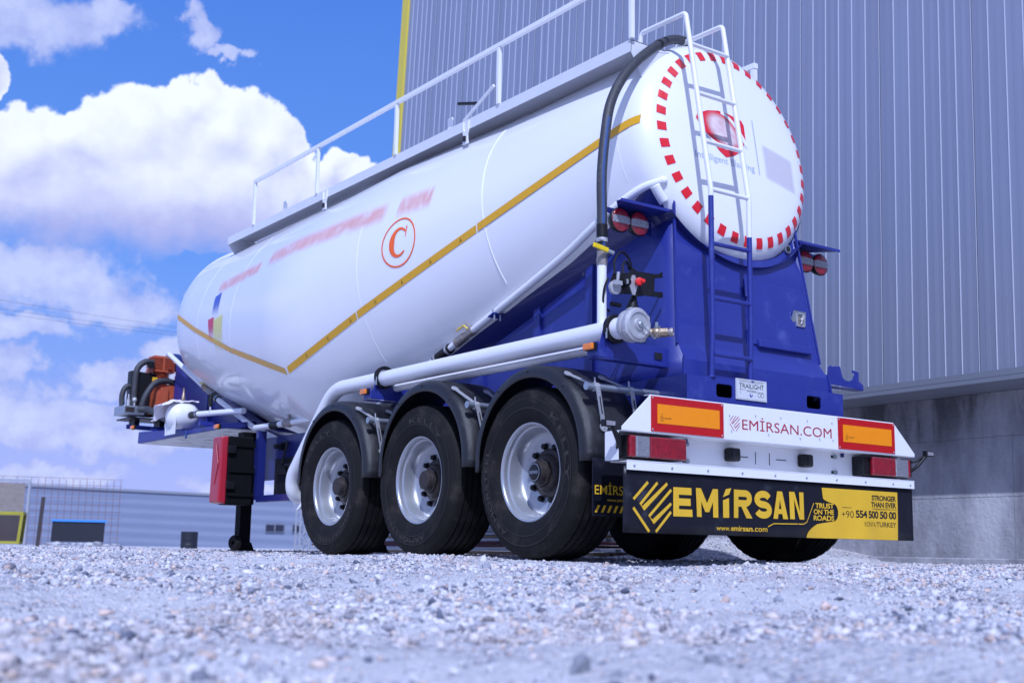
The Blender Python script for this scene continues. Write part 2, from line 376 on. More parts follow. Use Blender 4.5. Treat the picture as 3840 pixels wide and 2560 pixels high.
def ico(sub):
    bm = bmesh.new(); bmesh.ops.create_icosphere(bm, subdivisions=sub, radius=1)
    V = np.array([v.co[:] for v in bm.verts]); F = np.array([[v.index for v in f.verts] for f in bm.faces]); bm.free(); return V, F
def rock_templates(sub, k):
    V, F = ico(sub); out = []
    for i in range(k):
        A = V.copy()
        for _ in range(9):   # chop with random planes for angular crushed stone
            n = rng.normal(size=3); n /= np.linalg.norm(n); h = rng.uniform(.34, .78); d = A@n; A = A-np.outer(np.maximum(d-h, 0), n)
        A += rng.normal(0, .05, A.shape); A *= [1, rng.uniform(.65, 1), rng.uniform(.45, .8)]; out.append(A)
    return out, F
CAMAZ = -YAW
def scatter(r0, r1, dens, s0, s1, sub, half, zoff=.25):
    n = int(half*(r1*r1-r0*r0)*dens); r = np.sqrt(rng.uniform(r0*r0, r1*r1, n)); a = CAMAZ+rng.uniform(-half, half, n)
    x = CAM.x+r*np.sin(a); y = CAM.y+r*np.cos(a)
    # dusty patches carry few and small stones
    pf = .5+.5*np.sin(x*2.3+1.3*np.sin(y*1.7)+.4)*np.cos(y*1.9+1.1*np.sin(x*1.5)); pf = np.clip((pf-.18)/.3, .22, 1) if s1 < .045 else np.ones(n)
    kp = rng.random(n) < pf; x = x[kp]; y = y[kp]; pf = pf[kp]; n = len(x)
    s = s0*(s1/s0)**(rng.beta(1.1, 2.4, n)*(.6+.4*pf)); z = gh(x, y)+s*zoff*rng.uniform(-.6, 1.2, n)
    TP, F = rock_templates(sub, 12); which = rng.integers(0, 12, n)
    q = rng.normal(size=(n, 4)); q /= np.linalg.norm(q, axis=1)[:, None]; w, i, j, k = q.T
    M = np.stack([1-2*(j*j+k*k), 2*(i*j-k*w), 2*(i*k+j*w), 2*(i*j+k*w), 1-2*(i*i+k*k), 2*(j*k-i*w), 2*(i*k-j*w), 2*(j*k+i*w), 1-2*(i*i+j*j)], -1).reshape(n, 3, 3)
    A = np.array(TP)[which]; A = np.einsum('nij,nvj->nvi', M, A)*s[:, None, None]; A[:, :, 2] *= .8
    A += np.stack([x, y, z], -1)[:, None, :]
    nv = A.shape[1]; FF = (F[None]+(np.arange(n)*nv)[:, None, None]).reshape(-1, 3)
    return A.reshape(-1, 3), FF
parts = [scatter(1.1, 3.6, 2700, .0045, .040, 1, .62), scatter(3.4, 7.2, 1700, .006, .034, 0, .60), scatter(7.0, 13, 800, .009, .028, 0, .6), scatter(13, 26, 120, .015, .045, 0, .6), scatter(1.6, 8, 9, .018, .05, 2, .6, .1)]
V = []; FF = []; k = 0
for a, f in parts: V.append(a); FF.append(f+k); k += len(a)
me = np_mesh('gravel', np.concatenate(V), np.concatenate(FF)); me.materials.append(sm); link('gravel', me, None, kind='stuff')
rm = [mat('rock_grey', (.22, .23, .27), .9, var=.4, vscale=30, bump=.6, bscale=60), mat('rock_tan', (.42, .31, .25), .9, var=.3, vscale=30, bump=.6, bscale=60), mat('rock_pale', (.56, .54, .55), .9, var=.2, vscale=30, bump=.6, bscale=60)]
for (nm, x, y, s, mi, sx, sz, lab) in [
        ('a', -4.24, -3.29, .028, 0, 1.0, 1.3, 'dark grey pointed stone standing up in the gravel, left of the triangular stone'),
        ('b', -3.98, -3.35, .032, 0, 1.1, .9, 'grey triangular stone lying in the gravel in front of the middle wheel'),
        ('c', -3.34, -3.98, .034, 1, 1.6, .8, 'flat rusty tan stone in the gravel at the right front'),
        ('d', -4.93, -2.85, .022, 2, 1.5, .7, 'small pale stone in the gravel at the far left front')]:
    TP, F = rock_templates(2, 1); A = TP[0]*s*np.array([sx, 1, sz]); mb = MB()
    z = float(gh(np.array(x), np.array(y)))+s*.35
    mb.add([(x+a[0], y+a[1], z+a[2]) for a in A], [tuple(f) for f in F]); mb.build('stone', rm[mi], None, (x, y, z-s*.4), smooth=0, label=lab, category='stone')

# ------------------------------------------------------------------ hall behind (plumb differs a little from the sloping yard)
UP = Vector((.0345, -.005, 1)).normalized(); H = Vector((.063, .998, .002)); H = (H-UP*H.dot(UP)).normalized(); N = UP.cross(H)
def frame_matrix(origin, x, z):
    z = z.normalized(); x = (x-z*x.dot(z)).normalized(); y = z.cross(x)
    m = Matrix((x, y, z)).transposed().to_4x4(); m.translation = origin; return m
def root_frame(name, label, cat, M, group=None):
    o = bpy.data.objects.new(name, None); COL.objects.link(o); o.matrix_world = M; o['label'] = label; o['category'] = cat
    if group: o['group'] = group
    ORG[o.name] = Vector((0, 0, 0)); return o
def lbuild(mb, name, m, root, **k):   # vertices already in the root's own frame
    return mb.build(name, m, root, (0, 0, 0), **k)
MT['clad'] = mat('grey_blue_cladding', (.27, .295, .385), .45, metal=.15, var=.04, vscale=.8, dirt=((.235, .255, .335), .3, .7))
t_ = MT['clad'].node_tree; g_ = NG(t_); p_ = t_.nodes['Principled BSDF']; src_ = p_.inputs['Base Color'].links[0].from_socket
g_.link(g_.mix(1.0, src_, g_.ramp(nn(t_, 'ShaderNodeNewGeometry').outputs['Random Per Island'], [(0, (.93, .93, .935)), (1, (1.05, 1.05, 1.045))]), blend='MULTIPLY'), p_.inputs['Base Color'])
MT['clad_rib'] = mat('cladding_rib_edge', (.54, .57, .66), .4)
MT['joint'] = mat('dark_panel_joint', (.03, .03, .04), .8)
MT['flash'] = mat('grey_flashing', (.20, .215, .26), .45, var=.05)
MT['yellowtrim'] = mat('yellow_corner_trim', (.66, .53, .06), .45, var=.05)
cm = bpy.data.materials.new('cast_concrete'); cm.use_nodes = True; t = cm.node_tree; g = NG(t); b = t.nodes['Principled BSDF']
T = nn(t, 'ShaderNodeTexCoord').outputs['Object']
st = g.v('MULTIPLY', T, (1, 1, .35))
c = g.ramp(g.noise(st, 1.3, 9, .66), [(.34, (.17, .17, .19)), (.5, (.36, .36, .39)), (.64, (.54, .54, .57))])
sepz = nn(t, 'ShaderNodeSeparateXYZ'); g.link(T, sepz.inputs[0])
# damp run-off stains below the flashing (a mark on the concrete, with its own ragged shape)
stain = g.m('MULTIPLY', g.smooth(g.noise(g.v('MULTIPLY', T, (1, 1, .22)), 3.2, 8, .7), .41, .60), g.smooth(g.m('ADD', sepz.outputs[2], g.m('MULTIPLY', g.noise(T, 1.1, 4, .6), .6)), 1.35, 1.9))
c = g.mix(g.m('MULTIPLY', stain, .8), c, (.07, .075, .08, 1))
pores = g.smooth(g.noise(T, 38, 4, .7), .66, .72); c = g.mix(pores, c, (.12, .12, .13, 1))
g.put(b.inputs['Base Color'], c); b.inputs['Roughness'].default_value = .9
bn = nn(t, 'ShaderNodeBump'); bn.inputs['Strength'].default_value = .6; bn.inputs['Distance'].default_value = .02
g.link(g.m('SUBTRACT', g.noise(T, 22, 8, .7), g.m('MULTIPLY', pores, .8)), bn.inputs['Height']); g.link(bn.outputs[0], b.inputs['Normal'])
MT['concrete'] = cm

hall = root_frame('industrial_building', 'tall grey ribbed hall on a concrete plinth, yellow trim on its corner', 'building',
                  frame_matrix(CAM-N*8.4, H, UP))
S0, S1, Z0, Z1 = -6., 17.35, 1.74, 15.
mb = MB(); rib = MB(); jn = MB()
pitch = 1.0/6; s = S1-.10; prof = []; k = 0
while s > S0:
    prof.append(s); s -= pitch
for i, s in enumerate(prof):
    s2 = s-pitch
    if i % 6 == 5: jn.box(s2-.006, s2+.006, -.012, .004, Z0, Z1)
    mb.box(s2+.006, s-.006, -.05, 0, Z0, Z1)
    mb.box(s2+.060, s2+.100, -.049, .0022, Z0+.001, Z1)
    rib.box(s-.0038, s+.0038, -.03, .006, Z0-.002, Z1)
lbuild(mb, 'cladding', 'clad', hall, smooth=0); lbuild(rib, 'cladding_rib', 'clad_rib', hall, smooth=0); lbuild(jn, 'panel_joint', 'joint', hall, smooth=0)
mb = MB().box(S1-.115, S1+.10, -.12, .035, Z0-.02, Z1+.05); lbuild(mb, 'corner_trim', 'yellowtrim', hall, smooth=0)
mb = MB().box(S1-.1, S1+.06, -20, -.121, Z0, Z1); lbuild(mb, 'end_wall', 'clad', hall, smooth=0)
mb = MB().box(S0, S1+.1, -.50, .03, Z0-.06, Z0-.022).box(S0, S1+.1, .012, .032, Z0-.021, Z0+.03); lbuild(mb, 'flashing', 'flash', hall, smooth=0)
mb = MB().box(S0, S1+.1, -19.9, -.06, Z1+.001, Z1+.2); lbuild(mb, 'roof', 'flash', hall, smooth=0)
CD = -.42
mb = MB()
rows = [-.9, .80, 1.30, Z0-.061]
for zi in range(3):
    z0, z1 = rows[zi], rows[zi+1]; cuts = [S0, 1.1, 3.2, 5.85, 6.27, 8.6, 8.9, 11.2, 13.5, 15.9, S1]
    if zi == 2: cuts = [S0, 1.1, 3.2, 7.05, 9.3, 11.2, 13.5, 15.9, S1]
    for a, b_ in zip(cuts[:-1], cuts[1:]): mb.box(a+.0018, b_-.0018, CD-.25, CD, z0+.0018, z1-.0018)
mb.box(S0, S1, CD-.30, CD-.008, -.95, Z0-.07)
lbuild(mb, 'plinth', 'concrete', hall, smooth=0)
mb = MB().box(S0, S1, CD, CD+.12, -.95, .29); lbuild(mb, 'footing', 'concrete', hall, smooth=0, bevel=.01)
for (s, z) in [(6.05, 1.02), (6.02, .48), (9.0, 1.05), (3.3, 1.05)]: lbuild(MB().cyl((s, CD-.02, z), (s, CD+.003, z), .018, 12), 'tie_hole', 'joint', hall)

# far hall on the left
MT['far'] = mat('pale_blue_sheeting', (.17, .20, .29), .5, var=.05, vscale=.2)
MT['far_line'] = mat('pale_sheeting_line', (.36, .40, .52), .5)
az0, az1, RR = rad(9), rad(36), 205.
A = CAM+Vector((sin(az0), cos(az0), 0))*RR; B = CAM+Vector((sin(az1), cos(az1), 0))*RR*.93
d = (B-A); L = d.length
fh = root_frame('warehouse', 'long low pale blue corrugated warehouse far behind the landing leg', 'building', frame_matrix(A, d, UP))
top = 9.25; mb = MB(); n = 12; hh = (top+8)/n
def camz(x): return 0
P = []
for i in range(n*8+1):
    z = -8+(top+8)*i/(n*8); y = .035*sin(2*PI*i/8)
    P.append([(0, y, z), (L, y, z)])
mb.grid(P); lbuild(mb, 'wall', 'far', fh); mb = MB().box(0, L, .2, 40, -8, top-.1).box(-.2, L+.2, -.3, .19, top-.02, top+.35); lbuild(mb, 'roof_edge', 'flash', fh, smooth=0)
# windows in the frame of the wall: positions along it found from their bearing
def along(azd, tanel):
    a = rad(azd); dr = Vector((sin(a), cos(a), tanel)); Mi = fh.matrix_world.inverted(); o = Mi@CAM; q = (Mi.to_3x3()@dr); k = (-.25-o.y)/q.y; return o+q*k
MT['win'] = mat('dark_window', (.012, .014, .03), .15, coat=.5)
for azd in (24.85, 25.28, 26.06):
    c0 = along(azd, .0158); w = MB().box(c0.x-.70, c0.x+.70, -.32, -.22, c0.z-.57, c0.z+.57); wo_ = lbuild(w, 'window_frame', 'flash', fh, smooth=0)
    lbuild(MB().box(c0.x-.63, c0.x+.63, -.34, -.321, c0.z-.51, c0.z+.51), 'pane', 'win', wo_, smooth=0)

# ------------------------------------------------------------------ yard clutter in the distance
def at(azd, tanel, r): a = rad(azd); return Vector((CAM.x+r*sin(a), CAM.y+r*cos(a), CAM.z+r*tanel))
MT['rust'] = mat('rusty_wire', (.20, .10, .09), .8, var=.3); MT['rustpost'] = mat('brown_post', (.07, .055, .06), .8, var=.3)
MT['osb'] = mat('weathered_board', (.27, .23, .21), .9, var=.35, vscale=9); MT['lightsteel'] = mat('pale_steel', (.36, .38, .43), .5, var=.1)
MT['yellowbin'] = mat('yellow_steel', (.36, .32, .025), .6, var=.25, vscale=5); MT['bluelid'] = mat('sky_blue_rim', (.06, .28, .75), .4)
MT['darkbox'] = mat('black_tub', (.012, .014, .025), .6, var=.2); MT['concreteblock'] = mat('pale_rubble', (.5, .5, .52), .9, var=.2)
r = 40.; a0, a1 = 9.0, 18.2; P0 = at(a0, 0, r); P1 = at(a1, 0, r); tt = (P1-P0); L = tt.length; tt.normalize()
mf = thing('wire_mesh_fence', 'rusty welded wire mesh panel standing at the far left edge of the yard', 'fence', tuple(at(13.6, 0, r)))
mb = MB(); k = int(L/.2)
def top_at(s): return 1.95+.05*s/L
for i in range(k+1):
    p = P1-tt*i*.2; mb.beam(p+Vector((0, 0, -.1)), p+Vector((0, 0, 1.99+.05*sin(i*3.1))), .011, .011, up=(1, 0, 0))
for j in range(0, 11):
    z = .02+j*.2-(.0 if j < 8 else .0); mb.beam(P0+Vector((0, 0, z)), P1+tt*.07+Vector((0, 0, z)), .011, .011)
mb.build('wire_grid', 'rust', mf, tuple(at(13.6, 0, r)), smooth=0)
b0 = at(14.38, -.004, 37.5)
bd = thing('notice_board', 'weathered chipboard sign in a white tube frame on a post at the left edge', 'sign', tuple(b0))
wd = Vector((-cos(rad(14)), sin(rad(14)), 0))
def pt(w, z): return b0+wd*w+Vector((0, 0, z))
MB().tube([pt(0, 0), pt(-.03, 1.93)], .045, 8).tube([pt(2.2, 0), pt(2.2, 1.93)], .045, 8).beam(pt(-.07, 1.93), pt(2.3, 1.96), .07, .08).beam(pt(0, .62), pt(2.3, .66), .07, .08).build('frame', 'lightsteel', bd, tuple(b0))
MB().beam(pt(.09, 1.29), pt(2.15, 1.31), .03, 1.12).build('board', 'osb', bd, tuple(b0), smooth=0)
p = at(14.92, -.002, 37); mb = MB().beam(p, at(15.02, .0358, 37), .09, .09, up=(1, 0, 0)); mb.build('post', 'rustpost', None, tuple(p), smooth=0, label='thin dark brown post leaning beside the notice board', category='post')
# yellow box
yb = thing('steel_crate', 'open yellow steel crate with a dark inside, under the notice board', 'crate', tuple(at(13.4, -.002, 34)))
c = at(13.32, 0, 34); ex = Vector((cos(rad(20)), -sin(rad(20)), 0)); ey = Vector((sin(rad(20)), cos(rad(20)), 0)); ez = Vector((.07, 0, 1)).normalized()
mb = MB()
for sx_ in (-1, 1):
    for sy_ in (-1, 1): mb.obox(c+ex*.52*sx_+ey*.4*sy_+ez*.39, ex, ey, ez, .035, .035, .39)
for zz in (.04, .78):
    for sy_ in (-1, 1): mb.obox(c+ey*.4*sy_+ez*zz, ex, ey, ez, .55, .04, .035)
    for sx_ in (-1, 1): mb.obox(c+ex*.52*sx_+ez*zz, ex, ey, ez, .034, .40, .034)
mb.build('frame', 'yellowbin', yb, tuple(at(13.4, -.002, 34)), smooth=0)
mb = MB().obox(c+ey*.36+ez*.4, ex, ey, ez, .47, .01, .34).obox(c-ex*.3+ez*.2, ex, ey, ez, .2, .3, .15).obox(c+ex*.49+ez*.4, ex, ey, ez, .008, .38, .34); mb.build('side_panel', 'rustpost', yb, tuple(at(13.4, -.002, 34)), smooth=0)
# black tub with blue rim on rubble
c = at(16.53, .0014, 36); tb = thing('water_tub', 'long black tub with a sky blue rim standing on pale rubble', 'tub', tuple(c))
ex = Vector((cos(rad(16)), -sin(rad(16)), 0)); ey = Vector((sin(rad(16)), cos(rad(16)), 0)); uz = Vector((.03, 0, 1))
mb = MB().obox(c+uz*.31, ex, ey, uz, .68, .42, .27); mb.build('body', 'darkbox', tb, tuple(c), smooth=0, bevel=.02)
mb = MB()
for q, hx, hy in ((ey*.42, .71, .03), (ey*-.42, .71, .03), (ex*.68, .03, .42), (ex*-.68, .03, .42)): mb.obox(c+uz*.605+q, ex, ey, uz, hx, hy, .03)
mb.build('rim', 'bluelid', tb, tuple(c), smooth=0)
for i in range(9):
    q = at(15.4+i*.34, .0006+.001*random.random(), 33.5+random.random()); TP, F = rock_templates(1, 1); A_ = TP[0]*(.09+.07*random.random())*np.array([1.5, 1, .8])
    MB().add([(q.x+a[0], q.y+a[1], q.z+a[2]) for a in A_], [tuple(f) for f in F]).build('rubble_block', 'concreteblock', None, tuple(q), smooth=0,
        label='pale broken block in the row of rubble under the black tub', category='rubble', group='rubble blocks under the black tub')
# black drum
c = at(21.3, -.0035, 31); MB().lathe([(0, 0), (0, .20), (.02, .205), (.14, .2), (.15, .207), (.16, .2), (.29, .2), (.30, .207), (.31, .2), (.46, .205), (.475, .19), (.45, .185), (.02, .18), (.02, 0)], c, (0, 0, 1), 28).build('drum', 'darkbox', None, tuple(c), label='black ribbed drum standing alone on the gravel left of the landing leg', category='drum')
# lattice masts
for i, (azd, lab) in enumerate([(26.42, 'grey lattice mast beside the front wheel, left one of the pair'), (27.05, 'grey lattice mast beside the front wheel, right one of the pair')]):
    c = at(azd, -.004, 34); mb = MB(); w = .14; Hh = 2.6
    for k in (0, 1): mb.beam(c+Vector((w*2*k-w, 0, -.1)), c+Vector((w*2*k-w, 0, Hh)), .035, .035, up=(0, 1, 0)); mb.beam(c+Vector((w*2*k-w, .28, -.1)), c+Vector((w*2*k-w, .28, Hh)), .035, .035, up=(0, 1, 0))
    for j in range(16):
        z = j*Hh/16; a_, b_ = (-w, w) if j % 2 else (w, -w)
        mb.beam(c+Vector((a_, 0, z)), c+Vector((b_, 0, z+Hh/16)), .018, .018); mb.beam(c+Vector((a_, .28, z)), c+Vector((b_, .28, z+Hh/16)), .018, .018)
    mb.build('lattice_mast', 'lightsteel', None, tuple(c), smooth=0, label=lab, category='mast', group='grey lattice masts')
# power lines
for i, ((e0, e1), lab) in enumerate(zip([(.1857, .1747), (.1790, .1705), (.1753, .1681)], ['top', 'middle', 'bottom'])):
    pts = []
    for k in range(30):
        a_ = 6+(30-6)*k/29; ta = e0+(e1-e0)*(a_-12.6)/(19.9-12.6); pts.append(at(a_, ta-.0006*math.sin(PI*k/29), 90))
    MB().tube(pts, .009, 5).build('power_line', 'hub', None, tuple(pts[0]), label='thin overhead power line in the sky left of the tank, %s of three' % lab, category='cable', group='overhead power lines')
# steel stack seen between the wheels
MT['bar_w'] = mat('white_bar', (.62, .62, .64), .5, var=.1); MT['bar_r'] = mat('red_oxide_bar', (.16, .04, .045), .7, var=.3); MT['bar_t'] = mat('tan_timber', (.42, .28, .16), .8, var=.3, vscale=4)
base = at(33.5, 0, 14.2)
bx = Vector((H.x, H.y, 0)).normalized(); by = Vector((-bx.y, bx.x, 0))
for j, (z, m_, L_, h_, w_) in enumerate([(-.03, 'bar_t', 6.2, .035, .1), (.01, 'bar_w', 6.6, .03, .1), (.045, 'bar_r', 6.5, .025, .1), (.075, 'bar_r', 6.4, .025, .12), (.105, 'bar_w', 6.3, .035, .1), (.145, 'bar_t', 6.4, .02, .12), (.17, 'bar_w', 6.2, .025, .1)]):
    q = base+bx*(.1*(j % 3))+Vector((0, 0, z)); mb = MB()
    mb.obox(q+Vector((0, 0, h_/2)), bx, by, (0, 0, 1), L_/2, w_, h_/2).obox(q+by*.25+Vector((0, 0, h_/2)), bx, by, (0, 0, 1), L_/2, .09, h_/2)
    mb.build('stacked_bar', m_, None, tuple(q), smooth=0, bevel=.006, label={'bar_t': 'tan timber layer in the stack behind the wheels', 'bar_w': 'white steel layer in the stack behind the wheels', 'bar_r': 'red oxide steel layer in the stack behind the wheels'}[m_], category='bar', group='layers of the stack behind the wheels')
c = at(32.6, .036, 15.0); MB().lathe([(-1.8, 0), (-1.78, .2), (-1.6, .34), (1.6, .34), (1.78, .2), (1.8, 0)], c+Vector((0, 0, -.02)), bx, 32).build('storage_tank', 'white2', None, tuple(c-Vector((0, 0, .4))), label='plain white cylinder lying behind the stack of bars, seen between the wheels', category='tank')
# ================================================================== THE TANK TRAILER (one thing)
TR = thing('tank_trailer', 'white bulk tank trailer with blue chassis, three axles and a yellow lettered rear flap', 'trailer')
def part(mb, name, m, parent=TR, origin=(0, 0, 0), **k): return mb.build(name, m, parent, origin, **k)
t0 = rad(8.787); t1 = rad(-14); RINGS = []
for d, r in [(-.03, .001), (-.0295, .15), (-.028, .3), (-.022, .45), (-.015, .55), (-.008, .61), (0, .659), (.012, .69), (.03, .715), (.05, .742), (.075, .76), (.10, .775), (.13, .785), (.165, .793), (.2, .80)]:
    RINGS.append((.37+d*cos(t0), 2.657-d*sin(t0), r, 8.787))
def lerp_ring(a, b, k): return tuple(a[i]*(1-k)+b[i]*k for i in range(4))
key = [RINGS[-1], (1.85, 2.41, .965, 8.5), (3.3, 2.21, 1.16, 5), (4.45, 2.03, 1.275, 0), (5.85, 2.23, 1.12, -12), (7.0, 2.37, 1.0, -14), (7.85, 2.51, .90, -14)]
for a, b in zip(key[:-1], key[1:]):
    for k in (1/3, 2/3, 1): RINGS.append(lerp_ring(a, b, k))
for d, r in [(.03, .892), (.06, .88), (.09, .855), (.12, .82), (.15, .775), (.18, .72), (.205, .65), (.23, .55), (.25, .42), (.26, .3), (.27, .001)]:
    RINGS.append((7.85+d*cos(t1), 2.51-d*sin(t1), r, -14))
RA = np.array(RINGS)
def ringpt(rg, a, off=0.):
    yc, zc, r, t = rg; t = rad(t); r += off
    return Vector((r*cos(a), yc+r*sin(a)*sin(t), zc+r*sin(a)*cos(t)))
def tank_x(y, z, off=0.):
    yc = y
    for _ in range(14):
        zc = np.interp(yc, RA[:, 0], RA[:, 1]); r = np.interp(yc, RA[:, 0], RA[:, 2]); t = rad(np.interp(yc, RA[:, 0], RA[:, 3]))
        s = (z-zc)/cos(t); yc = .5*yc+.5*(y-s*sin(t))
    return -math.sqrt(max(1e-6, (r+off)**2-s*s))
NS = 128
tank = part(MB().grid([[ringpt(rg, 2*PI*k/NS) for k in range(NS)] for rg in RINGS], close_v=True), 'tank', 'white', smooth=60)
def ring_at(y):
    return tuple(float(np.interp(y, RA[:, 0], RA[:, i])) for i in range(4))
def seam(yc, a0, a1, w=.007, n=70):
    rg = ring_at(yc); P = [ringpt(rg, a0+(a1-a0)*k/n, .0005) for k in range(n+1)]; return MB().tube(P, w, 6)
for yc, a0, a1, w in [(1.85, .62*PI, 1.19*PI, .0048), (3.3, .9*PI, 1.25*PI, .0014), (5.85, .75*PI, 1.35*PI, .0013), (7.0, .75*PI, 1.3*PI, .0012), (.60, .98*PI, 1.12*PI, .0018)]:
    part(seam(yc, a0, a1, w), 'weld_seam', 'white', tank)
def on_tank(y, z, off=.003): return Vector((tank_x(y, z, off), y, z))
def tank_quadstrip(path, w, off=.003, n=10):
    """path of (y,z) centre points; strip of vertical width w"""
    rows = []
    for (y0_, z0_), (y1_, z1_) in zip(path[:-1], path[1:]):
        for k in range(n+1):
            y = y0_+(y1_-y0_)*k/n; z = z0_+(z1_-z0_)*k/n
            rows.append([on_tank(y, z+w*j, off) for j in (-.5, -.17, .17, .5)])
    return MB().grid(rows)
def zs(y): return 2.709+(1.515-2.709)*(y-.428)/(4.453-.428)
cutr = [.425, 1.905, 3.35, 4.44]
for a, b in zip(cutr[:-1], cutr[1:]): part(tank_quadstrip([(a+.008, zs(a+.008)), (b-.008, zs(b-.008))], .056, .006 if a < 1 else .0035, n=40), 'reflective_stripe', 'orange_decal', tank)
fr = [(4.47, 1.512), (5.925, 1.889), (7.045, 2.245), (7.95, 2.555)]
for (a, za), (b, zb) in zip(fr[:-1], fr[1:]): part(tank_quadstrip([(a+.01, za+.002), (b-.008, zb-.001)], .054, n=24), 'reflective_stripe', 'orange_decal', tank)
# small approval marks printed on the tape
for y in np.arange(.72, 4.4, .34):
    z = zs(y); mk = MB(); p0 = on_tank(y, z, .005)
    for (a, b_, w_, h_) in [(0, -.012, .028, .003), (0, -.006, .012, .003), (0, .004, .008, .011)]:
        rows = [[on_tank(y-a+sy_*w_-(-b_)*.1, z+b_+sz_*h_-sy_*w_*.3, .005) for sz_ in (-.5, .5)] for sy_ in (-.5, .5)]; mk.grid(rows)
    part(mk, 'approval_mark', 'ink', tank, smooth=0)
# the C in a ring
CY, CZ = 2.785, 2.325; CA, CB = .205, .194
def cmap(a, b, off=.0035): return on_tank(CY-a, CZ+b, off)
rows = []
for k in range(73):
    a = 2*PI*k/72; rows.append([cmap(CA*q*cos(a), CB*q*sin(a)) for q in (1.0, .935)])
part(MB().grid(rows), 'ring_emblem', 'orange_red_print' if 'orange_red_print' in MT else 'orange_print', tank)
rows = []   # serif capital C: crescent with a heavy left side, ball-less serifs
for k in range(61):
    a = rad(42+276*k/60); ta = 1-abs((k-30)/30)
    ro = 1.0; th = .15+.40*ta**.75
    rows.append([cmap(.108*ro*cos(a)*1.02, .118*ro*sin(a)), cmap(.108*(ro-th)*cos(a)*1.02+.004*ta, .118*(ro-th*.55)*sin(a))])
mb = MB().grid(rows)
mb.grid([[cmap(.078, .112), cmap(.078, .035)], [cmap(.092, .122), cmap(.086, .030)]])
part(mb, 'letter_c', 'orange_print', tank)
# soft, sun-faded lettering and emblem
def soft_mat(name, base, strength, mode='text'):
    M = bpy.data.materials.new(name); M.use_nodes = True; t = M.node_tree; b = t.nodes['Principled BSDF']; g = NG(t)
    b.inputs['Roughness'].default_value = .35; b.inputs['Base Color'].default_value = (*base, 1)
    uv = nn(t, 'ShaderNodeUVMap').outputs[0]; sp = nn(t, 'ShaderNodeSeparateXYZ'); g.link(uv, sp.inputs[0])
    edge = g.m('MULTIPLY', g.smooth(sp.outputs[1], 0, .42), g.smooth(g.m('SUBTRACT', 1., sp.outputs[1]), 0, .42))
    edge = g.m('MULTIPLY', edge, g.m('MULTIPLY', g.smooth(sp.outputs[0], 0, .05), g.smooth(g.m('SUBTRACT', 1., sp.outputs[0]), 0, .05)))
    if mode == 'text':
        nz = g.noise(g.v('MULTIPLY', uv, (14, 2.2, 1)), 1.0, 2, .5); gap = g.smooth(g.noise(g.v('MULTIPLY', uv, (9, 1.1, 1)), 1., 2, .5), .30, .52)
        al = g.m('MULTIPLY', g.m('MULTIPLY', edge, g.m('MULTIPLY_ADD', gap, .65, .35)), g.m('MULTIPLY_ADD', g.smooth(nz, .2, .8), .35, .65))
    elif mode == 'fade': al = g.smooth(sp.outputs[1], 0, .8)
    elif mode == 'round':
        dd = g.v('LENGTH', g.v('SUBTRACT', uv, (.5, .5, 0))); al = g.m('MULTIPLY', g.smooth(g.m('SUBTRACT', .5, dd), 0, .22), g.m('MULTIPLY_ADD', g.noise(uv, 5, 2), .8, .45), clamp=True)
    else: al = g.m('MULTIPLY', g.m('MULTIPLY', g.smooth(sp.outputs[0], 0, .12), g.smooth(g.m('SUBTRACT', 1., sp.outputs[0]), 0, .12)), g.m('MULTIPLY', g.smooth(sp.outputs[1], 0, .12), g.smooth(g.m('SUBTRACT', 1., sp.outputs[1]), 0, .12)))
    g.link(g.m('MULTIPLY', al, strength, clamp=True), b.inputs['Alpha']); return M
def uv_grid(P, name, m, parent):
    mb = MB().grid(P); a, b = len(P), len(P[0])
    me = bpy.data.meshes.new(name); me.from_pydata(mb.v, [], mb.f); uvl = me.uv_layers.new(name='UVMap')
    for l in me.loops: i, j = divmod(l.vertex_index, b); uvl.data[l.index].uv = (i/(a-1), j/(b-1))
    me.shade_smooth(); me.materials.append(m); o = link(name, me, parent, (0, 0, 0)); return o
MS = soft_mat('faded_red_lettering', (.88, .22, .13), .40)
for (ya, yb, za, zb) in [(6.45, 5.25, 2.50, 2.68), (5.12, 3.00, 2.51, 2.74), (2.89, 2.45, 2.51, 2.75)]:
    n = 60; P = [[on_tank(ya+(yb-ya)*i/n, za+(zb-za)*j/8, .0035) for j in range(9)] for i in range(n+1)]
    uv_grid(P, 'faded_lettering', MS, tank)
for nm, colr, quad, st in [('blue', (.05, .11, .55), [(6.49, 2.28), (6.27, 2.26), (6.285, 2.525), (6.47, 2.505)], .85), ('yellow', (.85, .78, .15), [(6.45, 1.88), (6.18, 1.88), (6.11, 2.27), (6.41, 2.262)], .6), ('red', (.70, .02, .10), [(6.58, 2.05), (6.44, 2.05), (6.415, 2.29), (6.61, 2.29)], .85)]:
    (a, b, c, d) = quad; n = 10
    P = [[None]*(n+1) for _ in range(n+1)]
    for i in range(n+1):
        for j in range(n+1):
            u, v = i/n, j/n; y = (a[0]*(1-u)+b[0]*u)*(1-v)+(d[0]*(1-u)+c[0]*u)*v; z = (a[1]*(1-u)+b[1]*u)*(1-v)+(d[1]*(1-u)+c[1]*u)*v
            P[i][j] = on_tank(y, z, .0035)
    M_ = soft_mat('faded_'+nm+'_print', colr, st, 'fade'); uv_grid(P, 'faded_emblem', M_, tank)
